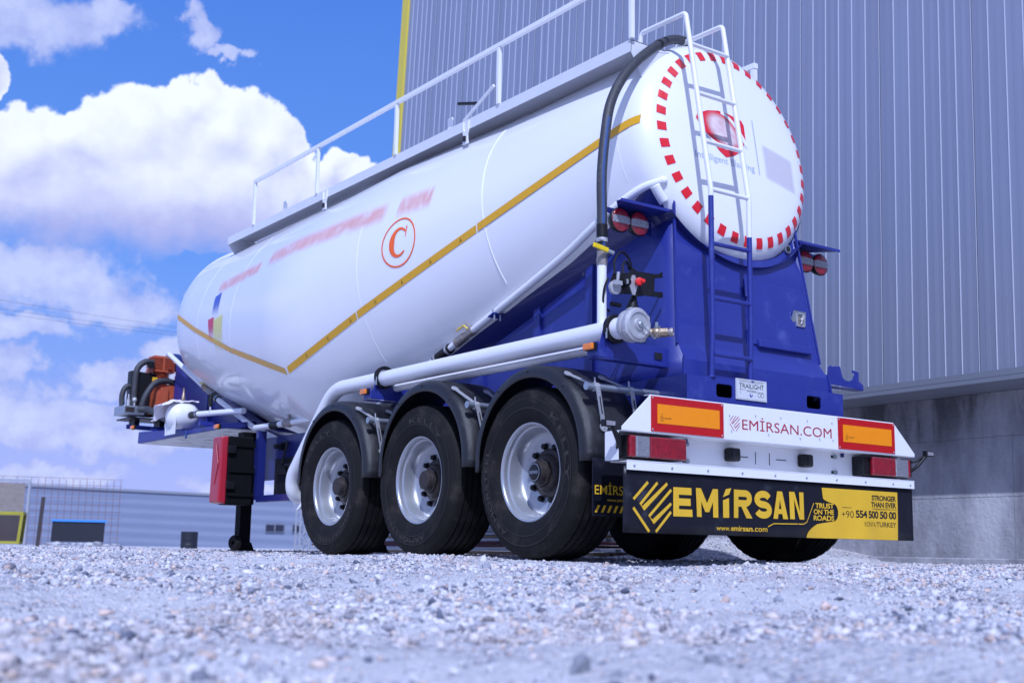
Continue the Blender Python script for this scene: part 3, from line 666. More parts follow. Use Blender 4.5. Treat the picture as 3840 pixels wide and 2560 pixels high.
# rear head: reflective squares, emblem, lettering
hc = Vector((0.0, .37, 2.657)); HSX = .028; hu = Vector((1, 0, 0)); hv = Vector((0, sin(t0), cos(t0))); hn = hu.cross(hv)*-1  # outwards is -hn? fixed below
hn = Vector((0, -cos(t0), sin(t0)))
HR = np.array([[-.03, .001], [-.028, .3], [-.022, .45], [-.015, .55], [-.008, .61], [0, .659], [.012, .69], [.03, .715], [.05, .742], [.075, .76]])
def head(a, v, off=.003):
    a = a+HSX; r = math.hypot(a, v); d = float(np.interp(r, HR[:, 1], HR[:, 0]))
    return hc+hu*a+hv*v+hn*(off-d)
for k in range(36):
    a = PI/2+.16+k*PI/18
    P = []
    for i in range(5):
        for_r = .659+(-.034+.068*i/4); P.append([])
        for j in range(4):
            tw = a+(-.029+.058*j/3)/.659; P[-1].append(head(.03*1+for_r*cos(tw) if False else for_r*cos(tw), for_r*sin(tw)))
    part(MB().grid(P), 'reflective_square', 'red_tape', tank)
def head_poly(pts, off=.003, n=None):
    # triangle fan refined so that it follows the dish
    c = (sum(p[0] for p in pts)/len(pts), sum(p[1] for p in pts)/len(pts)); P = []
    for i in range(7):
        q = i/6; P.append([head(c[0]+(x-c[0])*q, c[1]+(z-c[1])*q, off) for x, z in pts])
    return MB().grid(P, close_v=True)
def dens(pts, m=4):
    out = []
    for i in range(len(pts)):
        a, b = pts[i], pts[(i+1) % len(pts)]
        for k in range(m): out.append((a[0]+(b[0]-a[0])*k/m, a[1]+(b[1]-a[1])*k/m))
    return out
SH = [(-.365, .130), (-.345, .165), (-.25, .205), (-.15, .226), (-.05, .222), (.06, .200), (.078, .17), (.075, .06), (.02, -.03), (-.07, -.085), (-.135, -.105), (-.19, -.07), (-.255, .0), (-.31, .055)]
shield = part(head_poly(dens(SH, 3), .003), 'shield_emblem', 'red_print', tank)
rows = []
for k in range(25):   # white band sweeping across
    q = k/24; x = -.13+.22*q; z = .228-.03*q-.17*q**2.2; rows.append([head(x, z, .0045), head(x-.004-.018*q, z-.022-.006*q, .0045)])
part(MB().grid(rows), 'white_band', 'white_print', shield)
rows = []
for k in range(25):
    q = k/24; x = -.33+.20*q; z = .060-.085*q-.02*sin(PI*q); rows.append([head(x, z, .0045), head(x+.012, z-.026, .0045)])
part(MB().grid(rows), 'white_band', 'white_print', shield)
M_ = soft_mat('pale_blurred_centre', (.80, .66, .68), 1., 'round')
P = [[head(-.135+(-.165+.33*i/12), .085+(-.125+.25*j/12)-(-.165+.33*i/12)*.25, .0055) for j in range(13)] for i in range(13)]; uv_grid(P, 'pale_centre', M_, shield)
uv, fs = text_mesh('Intelligent Blasting', .012)
part(MB().add([head(-.41+.535*a, -.158+.030*a*0+.062*b-.012, .0015) for a, b in uv], fs), 'lettering', 'grey_print', tank, smooth=0)
part(MB().grid([[head(.163, .235, .004), head(.170, .235, .004)], [head(.163, .03, .004), head(.170, .03, .004)], [head(.163, -.165, .004), head(.170, -.165, .004)]]), 'thin_line', 'grey_print', tank)
M_ = soft_mat('pale_pink_patch', (.50, .42, .50), .32, 'edge')
P = [[head(.215+.32*i/8, .085-.06*i/8+(-.27*j/8), .004) for j in range(9)] for i in range(9)]; uv_grid(P, 'faded_patch', M_, tank)

# ---- walkway on top, rails
WX, WZ = .76, 3.255
def zt(y, x): # top surface height of the tank at x
    rg = ring_at(y); v = rg[2]**2-x*x; return rg[1]+(math.sqrt(v) if v > 0 else 0)*cos(rad(rg[3]))
for s in (-1, 1):
    y0, y1 = (.51, 6.90) if s < 0 else (2.6, 6.90); x = s*WX
    mb = MB().box(min(x, x-s*.006), max(x, x-s*.006), y0, y1, WZ-.08, WZ).box(min(x-s*.006, x-s*.30), max(x-s*.006, x-s*.30), y0, y1, WZ-.006, WZ)
    w = part(mb, 'walkway', 'deckgrey', smooth=0)
    for ye in (y0+.004, y1-.004):
        zz = zt(ye, .45); part(MB().prism([(s*(WX-.002), WZ-.001), (s*(WX-.002), WZ-.08), (s*.655, zt(ye, .655)-.06), (s*.38, zt(ye, .38)-.06), (s*.38, WZ-.001)], (0, ye, 0), (1, 0, 0), (0, 0, 1), .004), 'end_plate', 'deckgrey', w, smooth=0)
RT = 3.712
posts = [.50, 1.965, 3.44, 4.865, 6.262]
rail = part(MB().box(-WX-.015, -WX+.015, .484, 6.28, RT-.016, RT+.016), 'handrail', 'white2', smooth=0)
rail.data.shade_flat()
for y in posts:
    part(MB().box(-WX-.014, -WX+.014, y-.016, y+.016, WZ+.0, RT-.017 if y > 1 else RT-.0165), 'rail_post', 'white2', rail, smooth=0, bevel=.003)
part(MB().tube([(-.76, 2.03, 3.42), (-.74, 2.45, 3.27)], .012, 8), 'rail_brace', 'white2', rail)
part(MB().tube([(-.5, 2.62, 3.52), (-.5, 2.9, 3.60)], .014, 8), 'tread_bar', 'black', rail)
part(MB().tube([(-.71, .45, 3.90), (-.71, .45, 3.66), (-.73, .46, 3.60), (-.76, .48, 3.56)], .008, 8), 'latch_rod', 'white2', rail)
for y in (2.87, 5.89): part(MB().box(-.60, -.58, y-.02, y+.03, 3.28, 3.45), 'stub_post', 'weld', rail, smooth=0)
# folded right-hand rail end
fr_ = part(MB().beam((.625, .72, 3.50), (.625, 1.6, 3.50), .04, .04).beam((.625, .742, 3.20), (.625, .742, 3.479), .035, .035).beam((.625, .98, 3.20), (.625, .98, 3.479), .03, .03), 'folded_rail', 'white2', smooth=0)
for y in (2.38, 4.68):   # forked hose brackets on the walkway side
    f = MB(); poly = [(-.07, .17), (-.05, .17), (-.045, .08), (-.02, .045), (.02, .045), (.045, .08), (.05, .17), (.07, .17), (.06, .04), (.04, -.01), (.045, -.06), (.055, -.12), (-.055, -.12), (-.045, -.06), (-.04, -.01), (-.06, .04)]
    yy = y; f.prism([(p[0]*.62, p[1]*.62) for p in poly], (-.773, yy, 3.135), (0, 1, 0), (0, 0, 1), .012)
    fk = part(f, 'hose_bracket', 'white2', smooth=0); part(MB().box(-.7865, -.7725, yy-.012, yy+.012, 3.08, 3.12), 'bracket_slot', 'blackm', fk, smooth=0)

# ---- ladder
lx = (-.585, -.262)
def LS(p): return CAM+(Vector(p)-CAM)*1.0209
ladder = part(MB().tube(round_path([LS(q) for q in [(lx[0], 0.0-.006, 2.135), (lx[0], -.008, 2.17), (lx[0], .19, 3.365), (lx[0], .60, 3.375), (lx[0], .655, 3.12)]], .03), .0165, 16), 'ladder', 'white2')
part(MB().tube(round_path([LS(q) for q in [(lx[1], -.006, 1.93), (lx[1], -.008, 2.17), (lx[1], .19, 3.365), (lx[1], .60, 3.375), (lx[1], .70, 3.25)]], .03), .0165, 16), 'ladder_rail', 'white2', ladder)
for x, zt_ in ((lx[0], 2.134), (lx[1], 1.929)):
    q = LS((x, -.006, zt_)); part(MB().tube([(q.x, .112, 1.067), (q.x, .098, 1.4), q], .0168, 16), 'ladder_rail', 'blue', ladder)
    part(MB().lathe([(0, .026), (.006, .022), (.012, .017)], (q.x, .112, 1.067), (0, 0, 1), 16), 'foot_weld', 'blue', ladder)
for z in (3.145, 2.81, 2.49, 2.175, 1.845, 1.515, 1.182):
    y = -.008+(.183)*(max(0, z-2.17)/1.165); part(MB().tube([LS((lx[0], y, z)), LS((lx[1], y, z))], .0135, 12), 'rung', 'white2' if z > 1.9 else 'blue', ladder)

# ---- blue rear body
mb = MB()
def arc_top(x, y):   # where the saddle meets the tank
    rg = ring_at(.47); return rg[1]-math.sqrt(max(0, .80**2-x*x))
hw = lambda z: .655-(z-1.07)*.095
body = MB()
cols = 25; P = []
prof = [(1.066, .165), (1.17, .172), (1.27, .235), (1.275, .237), (1.80, .30), (1.87, .305), (1.97, .345)]
for i in range(cols):
    u = -1+2*i/(cols-1); row = [(u*hw(z), y, z) for z, y in prof]
    x = u*hw(2.15); zt_ = max(1.975, min(2.23, 2.66-math.sqrt(max(0, .775**2-x*x))+.0)); row.append((x, .345+.03*(zt_-1.97)/.26, zt_)); P.append(row)
rear = part(MB().grid(P), 'rear_body', 'blue', smooth=20)
# side plates follow the tank's underside
for s in (-1, 1):
    ys_ = [.16, .35, .6, 1, 1.5, 2, 2.5, 3, 3.4, 3.8, 4.05]; P = []
    for i, y in enumerate(ys_):
        x = .652 if y > .3 else .655; zt_ = min(2.235, max(1.0, 2.265-.29*(y-.33)-.0)) if y > .3 else 2.2
        if y <= .3: P.append([(s*hw(z), y_, z) for z, y_ in ((1.066, .165), (1.17, .172), (1.275, .237), (1.87, .305), (2.21, .372))])
        else:
            q = min(1, (y-.3)/.7); xb = lambda z: hw(z)*(1-q)+.60*q
            P.append([(s*xb(z), y if y > .45 else .45, z) for z in (1.0, 1.0+(zt_-1.0)*.14, 1.0+(zt_-1.0)*.25, 1.0+(zt_-1.0)*.7, zt_)])
    part(MB().grid(P), 'side_panel', 'blue', rear, smooth=25, solid=.006)
    for y in (1.05, 1.62, 2.3, 2.95): 
        zt_ = 2.265-.29*(y-.33)-.12
        part(MB().box(min(s*.600, s*.622), max(s*.600, s*.622), y, y+.07, 1.0, max(1.05, zt_)), 'stiffener', 'blue', rear, smooth=0)
    # thin weld rim at the corner
    part(MB().beam((s*(hw(1.07)+.004), .158, 1.066), (s*(hw(1.2)+.004), .170, 1.19), .012, .012).beam((s*(hw(1.27)+.004), .232, 1.27), (s*(hw(2.19)+.004), .345, 2.2), .014, .014), 'corner_rim', 'blue', rear)
for s in (-1, 1):   # doubler plate lying on the tank along the saddle
    P = []
    for i in range(60):
        y = .385+3.45*i/59; zt_ = float(np.interp(y, [.36, .5, .62, .85, 1.2, 1.98, 2.26, 3.9], [2.285, 2.232, 2.172, 2.065, 1.928, 1.672, 1.585, 1.06])); rg = ring_at(y); zl = rg[1]-math.sqrt(max(0, rg[2]**2-.50**2))-.02
        P.append([(s*-tank_x(y, zl+(zt_-zl)*j/8, .008), y, zl+(zt_-zl)*j/8) for j in range(9)])
    part(MB().grid(P), 'saddle_doubler', 'blued', rear, smooth=60)
# saddle collar strip
P = []
for i in range(30):
    a = PI+.72+(PI-1.44)*i/29; P.append([ringpt((.49, 2.64, .80, 8.787), a, .006)+Vector((0, dy, 0)) for dy in (-.10, .0, .1)])
part(MB().grid(P), 'saddle', 'blued', rear)
# box beam behind
BX0, BX1 = -.695, .70
bb = MB(); zb0, zb1 = .90, 1.066
def slot(cx, cz, hw_, hh): return [(cx+hw_*sx_-0+(hh*.9*cos(a) if False else 0), 0) for sx_ in ()]
# face plate with two real openings: built of strips round each slot
def plate_with_slots(y, th, x0, x1, z0, z1, slots):
    mb = MB(); xs_ = [x0]; 
    n = 12
    for (cx, cz, w, h) in slots:
        r = h*.45; mb2 = []
        outer = [(cx-w-.03, z0), (cx+w+.03, z0), (cx+w+.03, z1), (cx-w-.03, z1)]
        inner = []
        for (sx_, sz_, a0) in ((1, -1, -90), (1, 1, 0), (-1, 1, 90), (-1, -1, 180)):
            for k in range(n+1):
                a = rad(a0+90*k/n); inner.append((cx+sx_*(w-r)+r*cos(a), cz+sz_*(h-r)+r*sin(a)))
        # ring between inner loop and the rectangle
        oc = []
        for (ix, iz) in inner:
            dx, dz = ix-cx, iz-cz; k = min((w+.03)/abs(dx) if abs(dx) > 1e-6 else 1e9, ((z1-cz) if dz > 0 else (cz-z0))/abs(dz) if abs(dz) > 1e-6 else 1e9)
            oc.append((cx+dx*k, cz+dz*k))
        m = len(inner)
        mb.grid([[(a, y, b) for a, b in inner], [(a, y, b) for a, b in oc]], close_v=True)
        mb.grid([[(a, y, b) for a, b in inner], [(a, y+.007, b) for a, b in inner]], close_v=True)
        for (qx, qz) in outer:   # corner triangles
            near = [i for i in range(m) if (oc[i][0]-cx)*(qx-cx) > 0 and (oc[i][1]-cz)*(qz-cz) > 0]
            pA = max((i for i in near if abs(abs(oc[i][0]-cx)-(w+.03)) < 1e-6), key=lambda i: abs(oc[i][1]-cz), default=None)
            pB = max((i for i in near if abs(oc[i][1]-qz) < 1e-6), key=lambda i: abs(oc[i][0]-cx), default=None)
            if pA is not None and pB is not None: mb.add([(oc[pA][0], y, oc[pA][1]), (qx, y, qz), (oc[pB][0], y, oc[pB][1])], [(0, 1, 2)])
        xs_ += [cx-w-.03, cx+w+.03]
    xs_.append(x1)
    for a, b in zip(xs_[::2], xs_[1::2]): mb.add([(a, y, z0), (b, y, z0), (b, y, z1), (a, y, z1)], [(0, 1, 2, 3)])
    return mb
cr = part(plate_with_slots(.10, .01, BX0, BX1, .70, 1.066, [(-.386, .993, .068, .040), (.416, .990, .068, .040)]), 'cross_beam', 'blue', smooth=0)
part(MB().add([(BX0, .10, 1.066), (BX1, .10, 1.066), (BX1, .60, 1.066), (BX0, .60, 1.066)], [(0, 1, 2, 3)]), 'top_plate', 'blue', cr, smooth=0)
for s, x in ((-1, BX0), (1, BX1)):
    part(MB().box(min(x, x-s*.008), max(x, x-s*.008), .104, 6.2, .66, 1.0655), 'chassis_rail', 'blued', smooth=0)
part(MB().box(BX0+.012, BX1-.012, .30, .31, .62, 1.06), 'inner_web', 'ink', cr, smooth=0)
# plate with lettering
px0, px1, pz0, pz1 = -.293, -.027, .953, 1.079
sg = part(MB().box(px0, px1, .092, .0985, pz0, pz1), 'maker_plate', 'plate', smooth=0)
f = MB(); yy = .0905
def bar(mb, x0, x1, z0, z1, y=yy): mb.add([(x0, y, z0), (x1, y, z0), (x1, y, z1), (x0, y, z1)], [(0, 1, 2, 3)])
rear_text(f, 'TRAILIGHT', -.268, -.052, 1.024, 1.052, yy, bold=-.004, spacing=.95); bar(f, -.268, -.055, 1.066, 1.0675); bar(f, -.268, -.055, 1.0585, 1.0595)
bar(f, -.268, -.21, 1.014, 1.0155); bar(f, -.125, -.055, 1.006, 1.0075); bar(f, -.258, -.2565, .985, 1.053); rear_text(f, 'SYSTEMS', -.203, -.125, 1.003, 1.014, yy-.0001)
for cx in (-.094, -.066):
    P = [[(cx+q*cos(2*PI*k/24), yy, .990+q*sin(2*PI*k/24)) for k in range(24)] for q in (.0115, .0135)]; f.grid(P, close_v=True)
P = []
for x0_, x1_, z0_, z1_ in ((px0+.006, px1-.006, pz0+.006, pz1-.006),):
    for (a, b, c, d) in ((x0_, x1_, z0_, z0_+.001), (x0_, x1_, z1_-.001, z1_), (x0_, x0_+.001, z0_, z1_), (x1_-.001, x1_, z0_, z1_)): bar(f, a, b, c, d, yy+.0005)
part(f, 'plate_lettering', 'ink', sg, smooth=0)
f = MB(); P = [[(-.166+q*.013*cos(2*PI*k/20), yy, .985+q*.013*sin(2*PI*k/20)) for k in range(20)] for q in (0.001, 1)]; f.grid(P, close_v=True); em = part(f, 'round_emblem', 'navy_blue', sg, smooth=0)
part(MB().add([(-.170, yy-.0008, .998), (-.166, yy-.0008, .990), (-.160, yy-.0008, .999), (-.158, yy-.0008, .994), (-.166, yy-.0008, .978), (-.174, yy-.0008, .994)], [(0, 1, 2, 3, 4, 5)]), 'white_mark', 'white_print', em, smooth=0)

# door on the rear wall
def wall_y(z): return float(np.interp(z, [p[0] for p in prof], [p[1] for p in prof]))
def wq(x, z, off): return Vector((x, wall_y(z)-off, z))
dr = MB(); dx0, dx1, dz0, dz1 = .0, .53, 1.34, 1.76
for a, b in ((.002, .012),):
    vs = [wq(x, z, b) for x, z in ((dx0, dz0), (dx1+.02, dz0), (dx1-.02, dz1), (dx0, dz1))]+[wq(x, z, a-.01) for x, z in ((dx0, dz0), (dx1+.02, dz0), (dx1-.02, dz1), (dx0, dz1))]
    dr.add(vs, [(0, 1, 2, 3), (0, 4, 5, 1), (1, 5, 6, 2), (2, 6, 7, 3), (3, 7, 4, 0)])
door = part(dr, 'locker_door', 'blue', smooth=0, bevel=.004)
f = MB(); vs = [wq(.055, 1.325, .03), wq(.555, 1.325, .03), wq(.555, 1.375, .03), wq(.055, 1.375, .03), wq(.055, 1.325, .0), wq(.555, 1.325, .0), wq(.555, 1.375, .0), wq(.055, 1.375, .0)]
f.add(vs, [(0, 1, 2, 3), (0, 4, 5, 1), (1, 5, 6, 2), (2, 6, 7, 3), (3, 7, 4, 0)]); part(f, 'lower_lip', 'blue', door, smooth=0, bevel=.006)
for z in (1.68, 1.40): part(MB().cyl(wq(-.008, z-.035, .016), wq(-.008, z+.035, .016), .011, 12), 'hinge', 'blue', door)
f = MB(); poly = [(-.07, .0), (-.05, .055), (.06, .055), (.06, -.06), (-.03, -.06)]
n_ = Vector((0, -1, -.12)).normalized(); o = wq(.475, 1.552, .013)
f.prism([(a*1.05, b*1.05) for a, b in poly], o, (1, 0, 0), (0, -.12, 1), .003)
lt = part(f, 'latch_plate', 'galv', door, smooth=0)
f = MB(); 
for (a, b, c, d) in [(-.03, .045, -.045, -.038), (-.03, .045, .037, .044), (-.033, -.027, -.045, .044), (.040, .046, -.045, .044)]: f.box(o.x+a, o.x+b, o.y-.016, o.y-.004, o.z+c, o.z+d)
f.tube([(o.x-.0, o.y-.02, o.z-.03), (o.x+.02, o.y-.026, o.z+.03)], .006, 8).sphere((o.x+.008, o.y-.02, o.z), .012, 12, 8); part(f, 'latch_handle', 'alu', lt)
part(MB().box(o.x-.026, o.x+.039, o.y-.0062, o.y-.0045, o.z-.037, o.z+.036), 'latch_recess', 'bronze', lt, smooth=0)
part(MB().lathe([(-.012, .020), (-.012, .028), (.01, .028)], (.478, .345, 2.045), (0, 1, 0), 24).lathe([(-.002, .0), (-.002, .021)], (.478, .345, 2.045), (0, 1, 0), 24), 'pipe_port', 'galv', rear)
part(MB().lathe([(-.0125, .0), (-.0125, .0195)], (.478, .345, 2.045), (0, 1, 0), 24), 'port_hole', 'ink', rear)

# ---- round lamps on their shelves
def round_lamp(c, tilt, parent):
    r = .073
    l = part(MB().lathe([(.05, .0), (.05, .05), (.035, .062), (.0, r+.004), (-.012, r+.004), (-.016, r)], c, (0, 1, 0), 32), 'tail_lamp', 'black', parent)
    P = []
    def pt(x, z, off):
        q = 1-(x*x+z*z)/(r*r); return (c[0]+x, c[1]-.014-.012*math.sqrt(max(0, q))-off, c[2]+z)
    for i in range(13):
        P.append([pt(r*i/12*cos(2*PI*k/32), r*i/12*sin(2*PI*k/32), 0) for k in range(32)])
    part(MB().grid(P, close_v=True), 'red_lens', 'redlens', l)
    P = []
    for i in range(13):
        x = -r*.96+2*r*.96*i/12; h = min(.023, math.sqrt(max(0, (r*.99)**2-x*x))); P.append([pt(x, -h, .003), pt(x, 0, .003), pt(x, h, .003)])
    part(MB().grid(P), 'clear_lens', 'clear', l)
    f = MB()
    for k in range(9):
        x = -r*.78+r*1.56*k/8; f.sphere(pt(x, .009*(1 if k % 2 else -1), .003), .0052, 8, 5)
    part(f, 'led_row', 'galv', l)
for s in (-1, 1):
    sh = part(MB().prism([(s*.575, .33), (s*1.00, .33), (s*1.00, .37), (s*.60, .78)], (0, 0, 2.115), (1, 0, 0), (0, 1, 0), .006*s).box(min(s*.58, s*1.00), max(s*.58, s*1.00), .325, .33, 2.104, 2.122), 'lamp_shelf', 'blue', smooth=0)
    part(MB().prism([(.0, .0), (.40*s, 0), (.40*s, -.02), (0, -.13)], (s*.60, .505, 2.112), (1, 0, 0), (0, 0, 1), .005), 'shelf_gusset', 'blued', sh, smooth=0)
    for x in (.765, .915): round_lamp((s*x, .44, 2.022), 0, sh)

# ---- rear bumper beam, plates, lamps
y0 = 0.
bp = MB(); zt1, zb1_ = .898, .690
bp.prism([(-1.077, zt1), (1.075, zt1), (1.285, zb1_+.02), (1.285, zb1_), (-1.285, zb1_), (-1.285, zb1_+.02)], (0, 0, 0), (1, 0, 0), (0, 0, 1), .006)
bp.box(-1.08, 1.078, -.002, .045, zt1, zt1+.004)
bp.box(-1.285, 1.285, -.004, .128, zb1_-.004, zb1_)
bump = part(bp, 'rear_beam', 'white2', smooth=0, bevel=.002)
part(MB().box(-1.285, 1.30, .128, .132, .528, .686).box(-1.29, -1.286, .02, .130, .53, .686), 'lamp_panel', 'white2', bump, smooth=0)
part(MB().box(-1.25, 1.265, -.004, .131, .522, .526).prism([(-1.25, .526), (1.265, .526), (1.265, .478), (-1.25, .478)], (0, -.004, 0), (1, 0, 0), (0, 0, 1), .004).box(-1.25, 1.265, -.0095, -.004, .5265, .531), 'lower_lip', 'white2', bump, smooth=0)
for x0_, x1_ in ((-1.074, -.509), (.509, 1.074)):
    rp = part(MB().box(x0_, x1_, -.0105, -.0065, .698, .894), 'marking_plate', 'reflect_r', bump, smooth=0)
    part(MB().box(x0_+.045, x1_-.035, -.0125, -.0106, .744, .852), 'orange_field', 'reflect_o', rp, smooth=0)
    f = MB(); cx = x0_+.078
    f.grid([[(cx+q*cos(2*PI*k/18), -.0135, .775+q*sin(2*PI*k/18)) for k in range(18)] for q in (.009, .0105)], close_v=True)
    rear_text(f, 'E1', cx-.005, cx+.005, .772, .778, -.0135); rear_text(f, 'AUGLISTER', cx+.016, cx+.07, .771, .779, -.0135, shear=.3); rear_text(f, '01 8011', cx-.016, cx+.016, .757, .762, -.0135); rear_text(f, '70', cx-.006, cx+.006, .792, .798, -.0135)
    part(f, 'approval_mark', 'ink', rp, smooth=0)
    f = MB()
    for sx_ in (x0_+.012, x1_-.012):
        for sz_ in (.708, .884): f.sphere((sx_, -.0107, sz_), .0055, 10, 6, sy=.6)
    part(f, 'rivet', 'galv', rp)
# cut-out lettering
f = MB(); rear_text(f, 'EM\u0130RSAN.COM', -.352, .448, .757, .838, -.0068, bold=.0, spacing=1.02)
part(f, 'cut_lettering', 'red_cut', bump, smooth=0)
CHEV = [[(345, 1050), (274, 1145)], [(395, 1050), (308, 1170), (322, 1193), (447, 1052)], [(468, 1085), (352, 1233), (374, 1262), (468, 1160)], [(274, 1190), (355, 1315)], [(468, 1205), (390, 1315)]]
def chevron(put, x0, x1, z0, z1, w):
    m = lambda p: (x0+(x1-x0)*(p[0]-274)/194, z1-(z1-z0)*(p[1]-1050)/265)
    for L_ in CHEV: put([m(p) for p in L_], w)
def flat_ribbon(mb, pts, w, y):
    P = []
    for i, p in enumerate(pts):
        a_ = Vector(pts[max(0, i-1)]); c_ = Vector(pts[min(len(pts)-1, i+1)]); d = (c_-a_).normalized(); n_ = Vector((-d.y, d.x)); d1 = (Vector(p)-a_).normalized() if i else d; k = 1/max(.6, d1.dot(d)); q_ = Vector(p)
        P.append([((q_+n_*w/2*k*s_).x, y, (q_+n_*w/2*k*s_).y) for s_ in (-1, 1)])
    mb.grid(P)
f = MB(); chevron(lambda P_, w: flat_ribbon(f, P_, w, -.0068), -.456, -.370, .744, .832, .0042); part(f, 'cut_emblem', 'red_cut', bump, smooth=0)
f = MB()
for x, z in ((-.46, .835), (-.445, .745), (-.24, .85), (-.13, .745), (-.02, .855), (.15, .742), (.22, .855), (.33, .75), (.45, .857), (.455, .75)): f.tube([(x, -.007, z), (x+.004, -.010, z-.010)], .0028, 6)
part(f, 'bracket_pin', 'galv', bump)
# tail lamp clusters
for s in (-1, 1):
    x0_, x1_ = (-1.215, -.79) if s < 0 else (.805, 1.255)
    cl = part(MB().box(x0_-.004, x1_+.004, .035, .127, .548, .672), 'lamp_cluster', 'black', bump, smooth=0, bevel=.006)
    if s < 0: red = [(x0_+.0, x0_+.045), (x0_+.150, x1_)]; cw = (x0_+.0455, x0_+.1495)
    else: red = [(x0_+.06, x1_-.155), (x1_-.02, x1_)]; cw = (x1_-.1545, x1_-.0205)
    for a, b in red: part(MB().box(a, b, .006, .0345, .55, .67), 'red_lens', 'redlens', cl, smooth=0, bevel=.008)
    part(MB().box(cw[0], cw[1], .007, .0345, .552, .668), 'clear_lens', 'clear', cl, smooth=0, bevel=.008)
    f = MB()
    for j in range(9): z = .560+j*.0125; f.box(cw[0]+.008, cw[1]-.008, .0055, .007, z, z+.004)
    part(f, 'lens_rib', 'galv', cl, smooth=0)
    # stalk marker lamp
    xe = s*1.285; tip = (s*1.40, -.03, .715)
    f = MB().tube(round_path([(xe-s*.02, .06, .575), (xe+s*.02, .0, .62), (s*1.375, -.03, .70)], .03), .011, 10).tube(round_path([(xe-s*.02, .05, .655), (xe+s*.02, .0, .66), (s*1.375, -.02, .705)], .03), .009, 10)
    f.obox((s*1.40, -.03, .715), (1, 0, 0), (0, 1, 0), (0, 0, 1), .042, .016, .019)
    mk = part(f, 'marker_lamp_arm', 'black', smooth=40, bevel=.003); part(MB().box(s*1.40-.030, s*1.40+.030, -.050, -.0465, .703, .727), 'marker_lens', 'clear', mk, smooth=0)
    part(MB().box(s*1.275-.006, s*1.275+.006, .02, .08, .56, .67), 'arm_plate', 'black', mk, smooth=0)
for i, x in enumerate((-.333, .314)):
    n_ = part(MB().box(x-.040, x+.040, .060, .127, .576, .655), 'plate_lamp', 'black', bump, smooth=30, bevel=.012)
    part(MB().box(x-.022+(.03 if i else -.03)*.3, x+.022, .0575, .0595, .585, .648), 'lamp_window', 'ink', n_, smooth=0)
f = MB()
for x0_, x1_, z0_, z1_ in [(-.262, -.165, .609, .614), (-.102, -.097, .573, .648), (.021, .026, .573, .648), (.08, .175, .609, .614)]: f.box(x0_, x1_, .1262, .1275, z0_, z1_)
part(f, 'slot', 'ink', bump, smooth=0)
for x in (-.682, .625):
    for z in (.66, .56):
        b_ = part(MB().tube([(x, .131, z), (x, .108, z)], .0145, 6), 'bolt', 'galv', bump); part(MB().box(x-.027, x+.027, .1260, .1272, z-.009, z+.009), 'bolt_slot', 'ink', bump, smooth=0)
for x in (-1.2, -.92, -.64, -.36, -.08, .2, .48, .76, 1.04, 1.22):
    part(MB().sphere((x, -.011, .502), .0075, 10, 6, sy=.5), 'rivet', 'galv', bump)
# rear flap with printed advert
P = []
for i in range(41):
    x = -1.255+2.52*i/40; P.append([(x, .012+.012*sin(i*.55)*(j/6)**2+.006*sin(i*1.3+1)*(j/6), .50-.36*j/6) for j in range(7)])
flap = part(MB().grid(P), 'rear_flap', 'flap', smooth=60, solid=-.006)
def fy(x, z):
    i = (x+1.255)/2.52*40; j = (.50-z)/.36*6; return .012+.012*sin(i*.55)*(j/6)**2+.006*sin(i*1.3+1)*(j/6)
def fl(mb, pts, off=.0025):   # poly as a finely cut strip so it follows the flap
    mb.add([(x, fy(x, z)-off, z) for x, z in pts], [tuple(range(len(pts)))]); return mb
def tess(mb, x0, x1, zlo, zhi, off=.0025, n=24):
    P = []
    for i in range(n+1):
        x = x0+(x1-x0)*i/n; a, b = zlo(x), zhi(x); P.append([(x, fy(x, a+(b-a)*j/6)-off, a+(b-a)*j/6) for j in range(7)])
    mb.grid(P)
# yellow field with its notch (bulge at mid height)
f = MB()
zs_ = np.linspace(.141, .449, 45); L_ = [] 
def left(z):
    top, bot = .449, .141
    if z > .385: return .370-.010*(z-.385)/.06
    if z > .355: q = (.385-z)/.03; return .370+.09*(1-math.cos(q*PI/2))**1
    if z > .245: return .460+.048*math.sqrt(max(0, 1-((z-.300)/.055)**2))
    if z > .228: q = (.245-z)/.017; return .460-.13*q
    q = (.228-z)/.087; return .325-.115*math.sin(min(1, q)*PI/2)
P = []
for z in zs_: P.append([(left(z)+(1.104-left(z))*k/30, 0, z) for k in range(31)])
P = [[(x, fy(x, z)-.0025, z) for x, _, z in r] for r in P]; f.grid(P)
yf = part(f, 'yellow_field', 'flapyellow', flap, smooth=60)
def flap_text(mb, body, x0, x1, z0, z1, bold=0., spacing=1., off=.0035):
    uv, fs = text_mesh(body, bold, 0, spacing); mb.add([(x0+(x1-x0)*a, fy(x0+(x1-x0)*a, z0+(z1-z0)*b)-off, z0+(z1-z0)*b) for a, b in uv], fs)
f = MB()
LAY = [0]
def ribbon(mb, pts, w, off0=.0035, closed=False):
    pts = [Vector((p[0], p[1], 0)) for p in pts]; LAY[0] += 1; off = off0+.00012*(LAY[0] % 8); P = []
    for i, p in enumerate(pts):
        a = pts[i-1] if i else p; c = pts[i+1] if i < len(pts)-1 else p; d = (c-a).normalized(); n_ = Vector((-d.y, d.x, 0)); k = 1.
        if 0 < i < len(pts)-1: d1 = (p-a).normalized(); k = 1/max(.6, d1.dot(d))
        P.append([((p+n_*w/2*k*q).x, fy((p+n_*w/2*k*q).x, (p+n_*w/2*k*q).y)-off, (p+n_*w/2*k*q).y) for q in (-1, 1)])
    mb.grid(P)
def arc2(cx, cz, rx, rz, a0, a1, n=10): return [(cx+rx*cos(rad(a0+(a1-a0)*k/n)), cz+rz*sin(rad(a0+(a1-a0)*k/n))) for k in range(n+1)]
